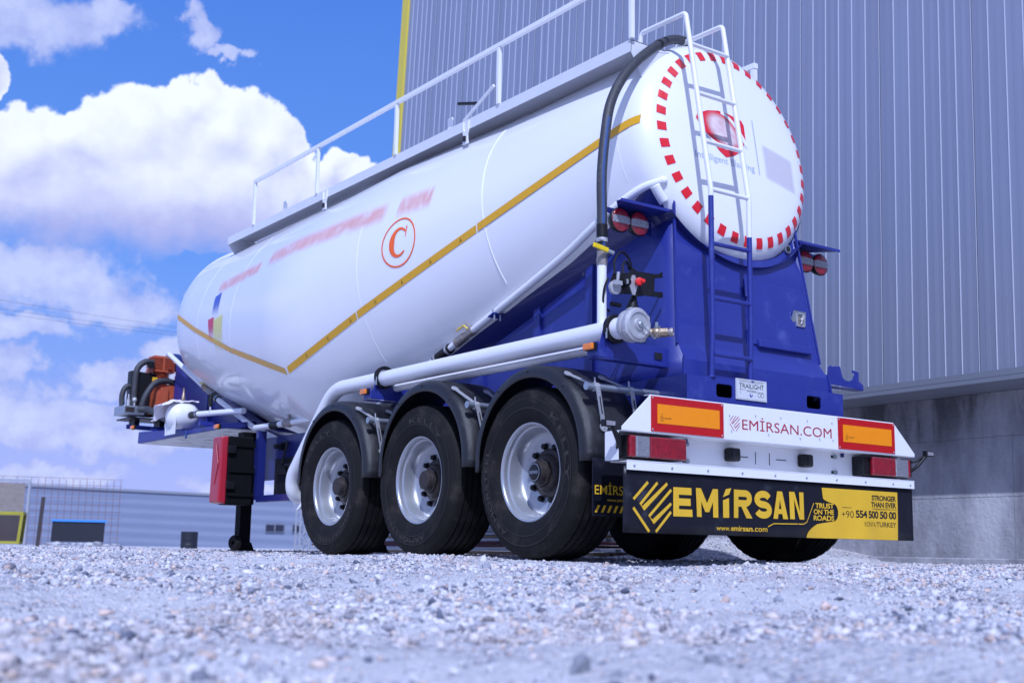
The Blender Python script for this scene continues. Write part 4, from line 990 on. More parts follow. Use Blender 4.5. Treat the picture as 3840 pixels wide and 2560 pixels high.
def letter(mb, ch, x0, x1, z0, z1, t):
    h = t/2; W_ = x1-x0; zm = (z0+z1)/2
    R_b = lambda *p: ribbon(mb, list(p), t)
    if ch == 'E': R_b((x0+h, z0), (x0+h, z1)); R_b((x0+t*.9, z1-h), (x1, z1-h)); R_b((x0+t*.9, z0+h), (x1, z0+h)); R_b((x0+t*.9, zm), (x1-.01, zm))
    if ch == 'M':
        R_b((x0+h, z0), (x0+h, z1)); R_b((x1-h, z0), (x1-h, z1)); m = (x0+x1)/2
        for s_ in (-1, 1): fl(mb, [(m, z0+(z1-z0)*.18), (m+s_*.0, z0+(z1-z0)*.18+t*1.25), (m+s_*(W_/2-t), z1), (m+s_*(W_/2-h*.6), z1), (m+s_*(W_/2-h*.6), z1-t*.55), (m+s_*t*.42, z0+(z1-z0)*.18)][::s_], .0045)
    if ch == 'N':
        R_b((x0+h, z0), (x0+h, z1)); R_b((x1-h, z0), (x1-h, z1)); fl(mb, [(x0+t*.6, z1), (x0+t*1.15, z1), (x1-t*.6, z0), (x1-t*1.15, z0)], .0045)
    if ch == 'A':
        m = (x0+x1)/2; fl(mb, [(x0, z0), (x0+t*1.05, z0), (m+t*.25, z1), (m-t*.55, z1)], .0045); fl(mb, [(x1-t*1.05, z0), (x1, z0), (m+t*.55, z1), (m-t*.25, z1)], .0048); ribbon(mb, [(x0+W_*.22, z0+(z1-z0)*.27), (x1-W_*.22, z0+(z1-z0)*.27)], t*.72)
    if ch == 'R':
        R_b((x0+h, z0), (x0+h, z1)); zb_ = z0+(z1-z0)*.40; rr_z = (z1-zb_)/2-h+.004
        ribbon(mb, [(x0+t*.8, z1-h)]+arc2(x1-h-.035, (z1+zb_)/2, .035, (z1-zb_)/2-h*.98, 90, -90)+[(x0+t*.8, zb_+h)], t*.97)
        fl(mb, [(x0+t*1.3, zb_+h), (x0+t*2.25, zb_+h), (x1+.004, z0), (x1-t*1.05, z0)], .0047)
    if ch == 'S':
        q = (z1-z0-t)/4; cx_ = (x0+x1)/2; rx = (W_-t)/2
        ribbon(mb, arc2(cx_, z1-h-q, rx, q, 18, 270, 16)+arc2(cx_, z0+h+q, rx, q, 78, -162, 16), t)
for ch, xa, xb in (('E', -.893, -.758), ('M', -.722, -.545), ('R', -.415, -.262), ('S', -.242, -.100), ('A', -.090, .040), ('N', .058, .186)):
    zl = .238+(.250-.238)*(xa+.893)/1.08; zh = .399+(.414-.399)*(xa+.893)/1.08; letter(f, ch, xa, xb, zl, zh, .040)
fl(f, [(-.505, .241), (-.455, .242), (-.455, .355), (-.505, .340)]); fl(f, [(-.505, .358), (-.455, .375), (-.435, .412), (-.480, .405)])
flap_text(f, 'www.', -.561, -.447, .168, .187, .006); flap_text(f, 'emirsan', -.440, -.255, .168, .197, .028); flap_text(f, '.com', -.250, -.146, .168, .190, .006)
def stroke(mb, pts, w):
    for (a, b) in zip(pts[:-1], pts[1:]):
        a, b = Vector((a[0], 0, a[1])), Vector((b[0], 0, b[1])); d = (b-a).normalized(); n_ = Vector((-d.z, 0, d.x))*w; fl(mb, [((a-n_).x, (a-n_).z), ((b-n_).x, (b-n_).z), ((b+n_).x, (b+n_).z), ((a+n_).x, (a+n_).z)], .0037)
stroke(f, [(-.140, .198), (-.088, .218), (.180, .222), (.215, .235), (.285, .352)], .0028)
flap_text(f, 'TRUST', .300, .466, .322, .354, .03, .95); flap_text(f, 'ON THE', .285, .466, .285, .316, .03, .95); flap_text(f, 'ROADS', .285, .467, .247, .279, .03, .95)
# nested chevron mark
chevron(lambda P_, w: ribbon(f, P_, w), -1.187, -.909, .150, .418, .0165)
part(f, 'advert_lettering', 'flapyellow', flap, smooth=0)
f = MB(); flap_text(f, 'STRONGER', .840, 1.086, .388, .422, .03, .95); flap_text(f, 'THAN EVER', .830, 1.086, .345, .379, .03, .95); stroke(f, [(.55, .335), (1.09, .335)], .0015)
flap_text(f, '+90', .543, .655, .272, .315, -.01); flap_text(f, '554 500 50 00', .672, 1.085, .274, .322, .03, .9); flap_text(f, 'KONYA/', .750, .880, .222, .252, -.012); flap_text(f, 'TURKEY', .884, 1.082, .222, .253, .008)
part(f, 'advert_lettering', 'ink', flap, smooth=0)

# ---- wheels
def wheel(origin, parent=TR, letters=False, cap='plain'):
    """axis along X, outside towards -X, centred on origin"""
    O = Vector(origin); R = .525
    w = link('wheel', None, parent, origin)
    pr = [(-.150, .300), (-.162, .305), (-.178, .330), (-.190, .365), (-.1945, .40), (-.195, .43), (-.192, .452), (-.1925, .4535), (-.1905, .456), (-.188, .462), (-.1885, .4645), (-.184, .470), (-.176, .492), (-.166, .507), (-.150, .518)]
    tread = []
    grooves = [-.105, -.052, 0, .052, .105]
    xs_ = -.150
    tp = [(-.150, .518)]
    for gx in grooves: tp += [(gx-.0065, R-.002), (gx-.005, R-.016), (gx+.005, R-.016), (gx+.0065, R-.002)]
    tp += [(.150, .518)]
    full = pr[:-1]+tp+[(-a, b) for a, b in reversed(pr[:-1])]
    n = 144; vs = MB(); P = []
    for (o_, r) in full:
        row = []
        for k in range(n):
            a = 2*PI*k/n; oo = o_
            if r > .505 and abs(o_) < .14: oo = o_+.0045*sin(a*72)   # zig-zag grooves
            rr = r
            if .49 < r < .5205 and abs(o_) > .145: rr = r-(.004 if k % 3 == 0 else 0)
            row.append((O.x+oo, O.y+rr*cos(a), O.z+rr*sin(a)))
        P.append(row)
    vs.grid(P, close_v=True); part(vs, 'tyre', 'tyre', w, origin, smooth=32)
    if letters:
        def arc(mb, body, r0, r1, amid, span, up, bold=.02):
            uv, fs = text_mesh(body, bold, 0, 1.1); out = []
            for a_, b_ in uv:
                rr = r0+(r1-r0)*(b_ if up else 1-b_); an = amid+span*((.5-a_) if not up else (a_-.5))
                out.append((O.x-.1962, O.y-rr*sin(an), O.z+rr*cos(an)))
            mb.add(out, fs)
        f = MB(); arc(f, 'KELLY', .395, .432, rad(0)+letters, 1.1, True); part(f, 'tyre_lettering', 'tyre_mark', w, origin, smooth=0); f = MB(); arc(f, 'ARMORSTEEL', .395, .430, PI+letters, 1.5, True, .03)
        part(f, 'tyre_lettering', 'tyre_mark', w, origin, smooth=0)
        f = MB().lathe([(-.1958, .383), (-.1966, .385), (-.1958, .387)], origin, (1, 0, 0), 96).lathe([(-.1958, .442), (-.1966, .444), (-.1958, .446)], origin, (1, 0, 0), 96); part(f, 'sidewall_line', 'tyre_mark', w, origin)
    rp = [(-.150, .2995), (-.156, .304), (-.160, .300), (-.158, .292), (-.150, .286), (-.135, .284), (-.120, .283), (-.112, .272), (-.095, .268), (-.06, .264), (-.035, .258), (-.02, .248), (-.008, .225), (-.006, .150), (-.002, .13), (.01, .13), (.012, .24), (.08, .262), (.15, .29), (.16, .300), (.15, .2995)]
    rp = [(a+.0, b) for a, b in rp]
    # the disc sits deep in the rim
    rim = part(MB().lathe(rp, origin, (1, 0, 0), 96), 'rim', 'rim', w, origin, smooth=40)
    part(MB().lathe([(-.006, .152), (-.014, .15), (-.02, .118), (-.045, .108), (-.055, .098), (-.058, .075), (-.09, .070), (-.112, .066), (-.118, .058), (-.119, 0)], origin, (1, 0, 0), 40).lathe([(-.060, .075), (-.063, .088), (-.075, .088), (-.078, .076)], origin, (1, 0, 0), 8), 'hub', 'hub', w, origin, smooth=30)
    if cap == 'disc':
        part(MB().lathe([(-.116, .062), (-.123, .061), (-.126, .056), (-.126, 0)], origin, (1, 0, 0), 40), 'hub_cap', 'black', w, origin)
        f = MB().lathe([(-.1262, .050), (-.1270, .052), (-.1262, .054)], origin, (1, 0, 0), 40); uv, fs = text_mesh('NOVAX', .02)
        f.add([(O.x-.1275, O.y-(-.040+.08*a_), O.z-.010+.02*b_) for a_, b_ in uv], fs); part(f, 'cap_ring', 'galv', w, origin, smooth=0)
    for k in range(10):
        a = 2*PI*k/10+.1; c = (O.x, O.y+.1675*cos(a), O.z+.1675*sin(a))
        part(MB().lathe([(-.007, .0225), (-.013, .0225), (-.014, .018)], c, (1, 0, 0), 16).lathe([(-.013, .018), (-.034, .018), (-.040, .010), (-.041, 0)], c, (1, 0, 0), 6), 'wheel_nut', 'nut', w, origin, smooth=25)
    return w
AXY = [.941, 2.222, 3.505]; HZ = .508
wl = [wheel((-1.04, AXY[0], HZ), cap='disc', letters=1.2), wheel((-1.04, AXY[1], HZ), letters=.35), wheel((-1.04, AXY[2], HZ), letters=-.5)]
for y in AXY:
    copy_tree(wl[2], TR, (1.04, y, HZ), (0, 0, PI))
    part(MB().lathe([(-.9, .06), (.9, .06)], (0, y, HZ), (1, 0, 0), 20).lathe([(-.88, .2), (-.72, .2), (-.72, .06)], (0, y, HZ), (1, 0, 0), 32).lathe([(.88, .2), (.72, .2), (.72, .06)], (0, y, HZ), (1, 0, 0), 32), 'axle', 'blackm')
    for s in (-1, 1):
        part(MB().lathe([(0, .1), (.02, .13), (.12, .13), (.16, .10), (.26, .11), (.30, .08)], (s*.62, y+.32, .44), (0, 0, 1), 20).beam((s*.62, y-.5, .58), (s*.62, y+.4, .44), .08, .09).box(s*.62-.05, s*.62+.05, y-.58, y-.42, .5, .68), 'suspension_arm', 'blackm')
# ---- mudguards
def mudguard(yc, R=.60, zc=.53, dz=.0):
    O = Vector((-1.045, yc, zc)); sec = [(.20, 0), (.10, 0), (-.10, 0), (-.155, -.003), (-.185, -.016), (-.2, -.038), (-.204, -.062), (-.204, -.082)]
    n = 60; P = []
    def fr(a):   # a: path parameter -> centre offset (y,z) and outward normal
        return
    angs = [None]*0
    path = []
    path += [(R, -.02+.0, (1, 0)), (R, 0.02, (1, 0))]   # front drop
    for k in range(n+1):
        a = PI*k/n*1.0; path.append((R*cos(a), .05+(R-.0)*sin(a)*.96, (cos(a), sin(a))))
    path += [(-R-.005, .0, (-1, 0)), (-R-.01, -.0+.02-.0, (-1, 0))][:1]+[(-R-.02, .0-.03+.02, (-1, 0))][:0]
    for (py, pz, (ny_, nz_)) in path:
        P.append([(O.x+sx_, O.y+py+ny_*d_, O.z+pz+nz_*d_) for sx_, d_ in sec])
    g_ = part(MB().grid(P), 'mudguard', 'rubber', TR, tuple(O), smooth=40, solid=.006)
    # galvanised rod with strap brackets on the rear quarter
    a = rad(142); ry, rz = O.y-R*cos(rad(38))-.035, O.z+.05+R*.96*sin(rad(38))+.02
    rz = .97; ry = O.y-.56
    part(MB().cyl((O.x-.19, ry, rz), (O.x+.46, ry, rz), .021, 20).lathe([(0, .0), (0, .0235), (.012, .0235), (.012, .021)], (O.x-.20, ry, rz), (1, 0, 0), 20), 'support_rod', 'galv', g_, tuple(O))
    for dx in (-.13, .13):
        pa = Vector((O.x+dx-.03, O.y-R*cos(rad(55))-.01, O.z+.05+R*.96*sin(rad(55))+.012)); pb = Vector((O.x+dx+.05, O.y-R*cos(rad(16))-.012, O.z+.05+R*.96*sin(rad(16))+.0)); mid = Vector((O.x+dx, ry-.022, rz-.0))
        d1_ = (mid-pa); d2_ = (pb-mid); f = MB()
        f.beam(pa, mid, .026, .006, up=(0, -1, .6)); f.beam(mid, pb, .030, .006, up=(0, -1, .3))
        f.lathe([(-.003, 0), (-.003, .026), (.004, .026), (.004, 0)], pa, (0, -sin(rad(35)), cos(rad(35))), 16).lathe([(-.003, 0), (-.003, .026), (.004, .026), (.004, 0)], pb+Vector((0, 0, -.01)), (0, -1, .2), 16)
        f.sphere(pb+Vector((0, -.006, -.012)), .008, 8, 6)
        f.tube([mid+Vector((-.004, .02, .02)), mid+Vector((-.004, .025, .055))], .005, 6).lathe([(-.014, .0215), (-.014, .026), (.014, .026), (.014, .0215)], (mid.x, ry, rz), (1, 0, 0), 20)
        b_ = part(f, 'strap_bracket', 'alu', g_, tuple(O))
        part(MB().beam(mid+d2_*.25+Vector((0, -.0045, 0)), mid+d2_*.70+Vector((0, -.0045, 0)), .008, .001, up=(0, -1, .3)), 'strap_slot', 'ink', b_, tuple(O), smooth=0)
    f = MB()
    for a in (55, 90, 130): f.sphere((O.x-.205, O.y+(R-.045)*cos(rad(a)), O.z+.05+(R-.045)*.96*sin(rad(a))), .006, 8, 6)
    part(f, 'screw', 'nut', g_, tuple(O))
    return g_
mg = [mudguard(AXY[0]-.03, R=.585, zc=.545), mudguard(AXY[1]-.09, R=.60, zc=.565), mudguard(AXY[2]-.06, R=.59, zc=.55)]
for i, y in enumerate(AXY): copy_tree(mg[i], TR, (1.045, y+.03, .545), (0, 0, PI))
# small flap behind the rear left wheel
fl2 = part(MB().box(-1.235, -.86, .300, .306, .235, .56), 'mud_flap', 'flap', smooth=0)
f = MB(); rear_text(f, 'EM\u0130RSAN', -1.222, -.90, .355, .425, .2975, bold=.006); rear_text(f, 'www.emirsan.com', -1.13, -.90, .318, .335, .2975)
for k in range(7): x = -1.222+k*.045; f.add([(x, .2975, .255), (x+.018, .2975, .255), (x+.040, .2975, .295), (x+.022, .2975, .295)], [(0, 1, 2, 3)])
part(f, 'flap_lettering', 'flapyellow', fl2, smooth=0)
copy_tree(fl2, TR, (2.1, 0, 0), (0, 0, 0))

# ---- discharge pipe on the left side
PX, PZ = -1.10, 1.303
pipe = part(MB().tube(round_path([(PX, .12, PZ), (PX, 3.70, PZ-.012), (PX, 4.40, .62), (PX+.03, 4.44, .47), (-.75, 4.50, .40)], .16, 8), .0585, 32), 'discharge_pipe', 'white')
part(MB().lathe([(-.01, .03), (-.01, .075), (.012, .075), (.012, .03)], (-1.0, 4.46, .425), (1, .1, -.1), 24), 'pipe_flange', 'white2', pipe)
part(MB().tube([(PX, .24, PZ), (PX, .12, PZ)], .064, 32), 'pipe_end', 'white', pipe)
cpl = part(MB().lathe([(.075, .0585), (.07, .075), (.05, .082), (.045, .094), (.02, .096), (.018, .088), (-.0, .088), (-.004, .098), (-.03, .098), (-.034, .088), (-.045, .082), (-.047, .070), (-.038, .066), (-.038, .036), (-.050, .030), (-.052, 0)], (PX, .10, PZ), (0, 1, 0), 48), 'hose_coupling', 'alu', pipe, smooth=30)
for k in range(4):
    a = rad(30+90*k); part(MB().obox((PX+.097*cos(a), .065+.02, PZ+.097*sin(a)), (cos(a), 0, sin(a)), (0, 1, 0), (-sin(a), 0, cos(a)), .008, .016, .012), 'coupling_lug', 'alu', cpl, smooth=0, bevel=.003)
part(MB().sphere((PX, .045, PZ), .017, 14, 8, sy=.6), 'centre_bolt', 'galv', cpl)
f = MB()
ch = smooth_path([(PX+.01, .04, PZ-.01), (PX+.06, .03, PZ-.05), (PX+.09, .03, PZ-.075), (PX+.12, .03, PZ-.04), (PX+.14, .04, PZ+.01)], 5)
for k, q in enumerate(ch[:-1]): f.obox(q, (1, .2*(k % 2), 0), (0, 1, 0), (0, 0, 1), .006, .002 if k % 2 else .005, .005 if k % 2 else .002)
part(f, 'chain', 'galv', cpl, smooth=0)
bv = part(MB().tube([(PX+.07, .12, PZ-.03), (PX+.115, .06, PZ-.035)], .024, 8).sphere((PX+.125, .05, PZ-.035), .033, 14, 9).tube([(PX+.13, .045, PZ-.035), (PX+.165, -.0, PZ-.035)], .027, 8), 'ball_valve', 'brass', cpl, smooth=25)
part(MB().lathe([(0, .0245), (-.012, .0275), (-.02, .0245), (-.02, .019), (.02, .019)], (PX+.172, -.007, PZ-.035), (-.62, .78, 0), 20), 'valve_mouth', 'bronze', bv); part(MB().lathe([(.0, 0), (.0, .019)], (PX+.166, .0, PZ-.035), (-.62, .78, 0), 20), 'valve_bore', 'ink', bv)
part(MB().tube([(PX+.125, .05, PZ-.01), (PX+.125, .05, PZ+.025)], .010, 8), 'valve_stem', 'galv', bv)
# pipe brackets with black clamp rings and amber side lamps
for (y, xr, amb) in ((.285, -.66, (-1.315, 1.205)), (2.93, -.72, (-1.175, 1.226))):
    x0_ = -1.19 if y < 1 else -1.17
    poly = [(x0_+.02, 1.31), (PX-.055, 1.27), (PX, 1.245), (PX+.055, 1.262), (PX+.085, 1.245), (xr-.03, 1.245), (xr, 1.235), (xr, 1.13), (x0_-.06, 1.14), (x0_-.06, 1.165), (x0_-.01, 1.215)]
    br = part(MB().prism(poly, (0, y, 0), (1, 0, 0), (0, 0, 1), -.005).box(x0_-.06, xr, y-.001, y+.07, 1.126, 1.131), 'pipe_bracket', 'blue', smooth=0, bevel=.002)
    part(MB().lathe([(-.012, .060), (-.012, .085), (.012, .085), (.012, .060)], (PX, y-.022, PZ), (0, 1, 0), 36), 'clamp_ring', 'black', br)
    if y < 1: part(MB().box(-.78, -.72, y-.0075, y-.0055, 1.165, 1.205), 'bracket_slot', 'ink', br, smooth=0)
    for sx_ in (-.075, .075): part(MB().cyl((PX+sx_, y-.03, 1.24), (PX+sx_, y-.03, 1.30), .006, 8), 'clamp_bolt', 'galv', br)
    ax, az_ = (-1.238, 1.185) if y < 1 else (-1.215, 1.175)
    part(MB().prism([(y-.06, 1.135), (y+.05, 1.135), (y+.05, 1.215), (y-.05, 1.215)], (x0_-.062, 0, 0), (0, 1, 0), (0, 0, 1), .005), 'lamp_plate', 'blue', br, smooth=0, bevel=.003)
    lp = part(MB().box(x0_-.085, x0_-.064, y-.045, y+.045, 1.163, 1.205), 'side_lamp', 'black', br, smooth=0, bevel=.003); part(MB().box(x0_-.104, x0_-.0845, y-.042, y+.042, 1.165, 1.203), 'amber_lens', 'amber', lp, smooth=30, bevel=.006)
thin = part(MB().cyl((-.98, .45, 1.238), (-.98, 3.2, 1.238), .030, 24), 'air_pipe', 'white')
# riser pipe and hose to the top
rx, ry = -1.10, .385
ris = part(MB().cyl((rx, ry, 1.34), (rx, ry, 1.705), .0285, 24), 'riser_pipe', 'white')
part(MB().tube([(rx, ry, 1.70), (rx, ry, 1.745), (rx, ry, 1.75), (rx, ry, 1.80)], .03, 8, rr=[.031, .034, .030, .030]), 'pipe_joint', 'bronze', ris, smooth=25)
hv_ = part(MB().tube([(rx-.01, ry-.045, 1.787), (rx+.045, ry-.05, 1.775)], .013, 8).cyl((rx, ry-.05, 1.775), (rx, ry-.01, 1.775), .010, 8), 'valve_stem', 'galv', ris)
part(MB().obox((rx-.055, ry-.055, 1.793), (1, 0, -.16), (0, 1, 0), (.16, 0, 1), .058, .007, .014), 'valve_handle', 'yellow', hv_, smooth=0, bevel=.004)
hp = smooth_path([(rx, ry, 1.79), (rx, ry, 2.0), (rx+.002, ry+.005, 2.27), (-1.06, ry+.015, 2.55), (-1.005, ry+.035, 2.74), (-.90, ry+.06, 2.92), (-.75, ry+.09, 3.09), (-.58, ry+.125, 3.235), (-.42, ry+.17, 3.345), (-.25, ry+.24, 3.43), (-.05, ry+.33, 3.485), (.1, .85, 3.50)], 8)
hose = part(MB().tube(hp, .031, 20), 'hose', 'hose')
P = []
for i, q in enumerate(hp[:28]):
    t_ = (hp[min(i+1, len(hp)-1)]-hp[max(0, i-1)]).normalized(); c_ = Vector((-.35, -.85, 0)); c_ = (c_-t_*c_.dot(t_)).normalized(); b_ = t_.cross(c_)
    P.append([q+(c_*cos(a)+b_*sin(a))*.0318 for a in (-.28, 0., .28)])
part(MB().grid(P), 'hose_stripe', 'hose_line', hose)
part(MB().lathe([(-.012, .0325), (-.012, .035), (.012, .035), (.012, .0325)], (rx, ry, 1.855), (0, 0, 1), 28).tube([(rx-.05, ry-.03, 1.85), (rx-.02, ry-.035, 1.85)], .009, 8), 'hose_clamp', 'alu', hose)
part(MB().lathe([(-.05, .0322), (-.05, .0335), (.05, .0335), (.05, .0322)], (rx, ry, 1.90), (0, 0, 1), 28), 'tape_wrap', 'black', hose)
part(MB().lathe([(-.012, .0322), (-.012, .0335), (.012, .0335), (.012, .0322)], hp[60], hp[61]-hp[60], 28), 'tape_wrap', 'black', hose)
# pipe following the saddle edge
sp = smooth_path([(-.635, .35, 2.303), (-.70, .46, 2.275), (-.755, .62, 2.20), (-.78, .85, 2.09), (-.765, 1.2, 1.955), (-.755, 1.98, 1.70), (-.75, 2.26, 1.612)], 8)
sp_ = part(MB().tube(sp, .0265, 20), 'saddle_pipe', 'white')
part(MB().sphere((-.635, .35, 2.303), .0275, 16, 10), 'pipe_cap', 'white', sp_)
P = []
for i in range(14):
    a = rad(209)+rad(9)*i/13; P.append([ringpt(rg_, a, .002) for rg_ in ((.42, 2.648, .748, 8.787), (.44, 2.645, .765, 8.787), (.47, 2.64, .782, 8.787))])
part(MB().grid(P), 'weld_collar', 'white', tank, solid=.012)
d_ = Vector((0, 1, -.318)).normalized(); o = Vector((-.75, 2.26, 1.612))
part(MB().tube([o-d_*.02, o+d_*.04, o+d_*.045, o+d_*.10], .03, 8, rr=[.034, .034, .028, .028]), 'pipe_valve', 'bronze', sp_, smooth=25)
part(MB().tube([o+d_*.02+Vector((-.03, 0, .02)), o+d_*.02+Vector((-.05, .02, .045)), o+d_*.14+Vector((-.05, 0, .055))], .006, 8), 'valve_handle', 'yellow', sp_)
part(MB().tube([o+d_*.10, o+d_*.20], .033, 16).lathe([(-.01, .034), (-.01, .037), (.01, .037), (.01, .034)], o+d_*.2, d_, 20), 'pipe_valve', 'bronze', sp_)
part(MB().cyl(o+d_*.2, o+d_*.30, .026, 16), 'pipe_length', 'white', sp_)
part(MB().cyl(o+d_*.30, o+d_*.52, .036, 20), 'rubber_sleeve', 'black', sp_)
for k in (.33, .49): part(MB().lathe([(-.01, .037), (-.01, .0395), (.01, .0395), (.01, .037)], o+d_*k, d_, 24), 'hose_clamp', 'alu', sp_)
part(MB().cyl(o+d_*.50, o+d_*1.9, .026, 16), 'pipe_length', 'white', sp_)
bkt = part(MB().obox((-.70, 1.96, 1.68), (1, 0, 0), (0, 1, -.3), (0, .3, 1), .10, .035, .004), 'saddle_bracket', 'blue', smooth=0)
for dx in (-.08, -.03): part(MB().cyl((-.70+dx, 1.94, 1.64), (-.70+dx, 1.94, 1.70), .007, 8), 'u_bolt', 'galv', bkt)
part(MB().tube([(-.785, 1.96, 1.68), (-.785, 1.955, 1.72), (-.75, 1.95, 1.74), (-.72, 1.955, 1.72), (-.72, 1.96, 1.68)], .005, 8), 'u_bolt', 'galv', bkt)
# connector bracket on the left
cb_y = .34
cbk = part(MB().prism([(-1.075, 1.60), (-1.05, 1.655), (-.93, 1.675), (-.895, 1.71), (-.86, 1.695), (-.70, 1.70), (-.655, 1.72), (-.655, 1.685), (-.72, 1.672), (-.725, 1.59), (-.655, 1.595), (-.655, 1.56), (-.80, 1.555), (-.875, 1.535), (-.90, 1.55), (-1.06, 1.53)], (0, cb_y, 0), (1, 0, 0), (0, 0, 1), -.005), 'coupling_bracket', 'blackm', smooth=0)
part(MB().prism([(-.93, 1.60), (-.905, 1.665), (-.885, 1.665), (-.862, 1.61), (-.885, 1.545), (-.905, 1.545)], (0, cb_y-.007, 0), (1, 0, 0), (0, 0, 1), -.006), 'socket_plate', 'alu', cbk, smooth=0)
part(MB().lathe([(0, .018), (-.02, .026), (-.035, .022), (-.04, 0)], (-.862, cb_y-.012, 1.625), (.5, .86, 0), 20).lathe([(-.02, .014), (-.05, .012), (-.052, 0)], (-.85, cb_y-.02, 1.625), (.4, .9, 0), 12), 'red_cap', 'redplug', cbk)
part(MB().lathe([(0, .025), (-.035, .025), (-.037, .02), (-.05, .018), (-.051, 0)], (-.975, cb_y-.006, 1.605), (0, 1, 0), 20), 'socket', 'black', cbk); part(MB().box(-.993, -.985, cb_y-.060, cb_y-.05, 1.592, 1.618), 'socket_tab', 'alu', cbk, smooth=0)
part(MB().lathe([(0, .04), (-.02, .042), (-.022, .036), (-.023, 0)], (-1.055, cb_y-.008, 1.565), (0, 1, 0), 24).cyl((-1.055, cb_y-.03, 1.575), (-1.055, cb_y-.055, 1.59), .014, 10).cyl((-1.035, cb_y-.02, 1.60), (-1.035, cb_y-.03, 1.66), .010, 10).box(-1.09, -1.03, cb_y-.06, cb_y-.045, 1.575, 1.60), 'air_coupling', 'alu', cbk)
for pts in ([(-1.04, cb_y, 1.65), (-1.03, cb_y+.01, 1.74), (-.97, cb_y+.02, 1.80), (-.90, cb_y+.03, 1.77), (-.87, cb_y+.04, 1.70)], [(-.97, cb_y, 1.66), (-.96, cb_y+.02, 1.72), (-.92, cb_y+.03, 1.75), (-.88, cb_y+.05, 1.71)], [(-1.09, cb_y, 1.62), (-1.12, cb_y, 1.55), (-1.10, cb_y+.03, 1.46), (-1.03, cb_y+.06, 1.44)]):
    part(MB().tube(smooth_path(pts, 6), .007, 8), 'cable', 'black', cbk)
part(MB().lathe([(0, .012), (-.09, .040), (-.10, .036)], (-.86, cb_y+.03, 1.56), (0, -.2, 1), 14), 'cable_boot', 'black', cbk); part(MB().cyl((-1.05, cb_y+.02, 1.475), (-.98, cb_y+.02, 1.475), .014, 10), 'cable_stub', 'black', cbk)
# notched hose holder on the right side
hh = part(MB().prism([(.64, 1.262), (.74, 1.255), (.765, 1.225), (.80, 1.228), (.812, 1.285), (.835, 1.295), (.852, 1.283), (.86, 1.29), (.93, 1.298), (.955, 1.225), (.985, 1.205), (1.03, 1.205), (1.065, 1.225), (1.08, 1.262), (1.055, 1.265), (1.06, 1.285), (1.125, 1.275), (1.125, 1.215), (1.17, 1.19), (1.17, 1.155), (.64, 1.175)], (0, .30, 0), (1, 0, 0), (0, 0, 1), -.006).box(.64, 1.17, .30, .36, 1.150, 1.155), 'hose_holder', 'blue', smooth=0, bevel=.002)

# ---- front part: saddle plate, deck, landing gear, compressor
FX = -.55
for s in (-1, 1):
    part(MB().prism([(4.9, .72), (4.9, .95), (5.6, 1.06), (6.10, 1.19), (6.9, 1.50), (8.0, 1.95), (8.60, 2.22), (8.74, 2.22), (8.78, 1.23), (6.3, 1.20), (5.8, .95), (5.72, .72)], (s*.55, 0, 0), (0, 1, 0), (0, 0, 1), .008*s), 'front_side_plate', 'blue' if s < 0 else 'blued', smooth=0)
    part(MB().beam((s*.55, 6.0, 1.16), (s*.55, 8.7, 2.235), .12, .012, up=(1, 0, 0)) if False else MB().beam((s*.575, 5.3, .99), (s*.575, 6.10, 1.185), .07, .012).beam((s*.575, 6.11, 1.19), (s*.575, 8.72, 2.245), .07, .014), 'saddle_flange', 'blued', smooth=0)
    for y, z0_, z1_ in ((6.75, 1.23, 1.42), (7.62, 1.23, 1.76)): part(MB().box(min(s*.555, s*.60), max(s*.555, s*.60), y, y+.03, z0_, z1_), 'stiffener', 'blue', smooth=0)
part(MB().box(-.55, .55, 8.735, 8.745, 1.23, 2.2), 'front_panel', 'blue', smooth=0)
deck = part(MB().box(-.86, .86, 6.45, 9.0, 1.202, 1.212).prism([(6.45, 1.212), (9.0, 1.212), (9.0, 1.335), (8.2, 1.30), (7.6, 1.25), (6.45, 1.24)], (-.86, 0, 0), (0, 1, 0), (0, 0, 1), .01).prism([(6.45, 1.212), (9.0, 1.212), (9.0, 1.335), (8.2, 1.30), (7.6, 1.25), (6.45, 1.24)], (.85, 0, 0), (0, 1, 0), (0, 0, 1), .01).box(-.85, .85, 8.99, 9.0, 1.212, 1.335).box(-.85, .85, 6.45, 8.98, 1.2125, 1.225), 'coupling_deck', 'blue', smooth=0, bevel=.003)
part(MB().box(-.84, .84, 6.47, 8.97, 1.196, 1.2015).lathe([(0, .045), (-.03, .045), (-.03, .036), (-.06, .036), (-.065, .05), (-.08, .05), (-.08, 0)], (0, 7.9, 1.196), (0, 0, 1), 24), 'kingpin_plate', 'grease', deck, smooth=0)
def amber_lamp(c, parent=TR):
    l = part(MB().box(c[0]-.0, c[0]+.02, c[1]-.05, c[1]+.05, c[2]-.025, c[2]+.025), 'side_lamp', 'black', parent, smooth=0, bevel=.003); part(MB().box(c[0]-.022, c[0]-.0005, c[1]-.045, c[1]+.045, c[2]-.02, c[2]+.02), 'amber_lens', 'amber', l, smooth=30, bevel=.006)
part(MB().beam((-.55, 9.02, 1.385), (-1.0, 9.02, 1.39), .03, .05), 'lamp_arm', 'blue', smooth=0); part(MB().beam((-.55, 6.42, 1.26), (-1.05, 6.15, 1.18), .05, .05), 'lamp_arm', 'blue', smooth=0); amber_lamp((-1.03, 8.7, 1.355)); amber_lamp((-1.08, 6.12, 1.172))
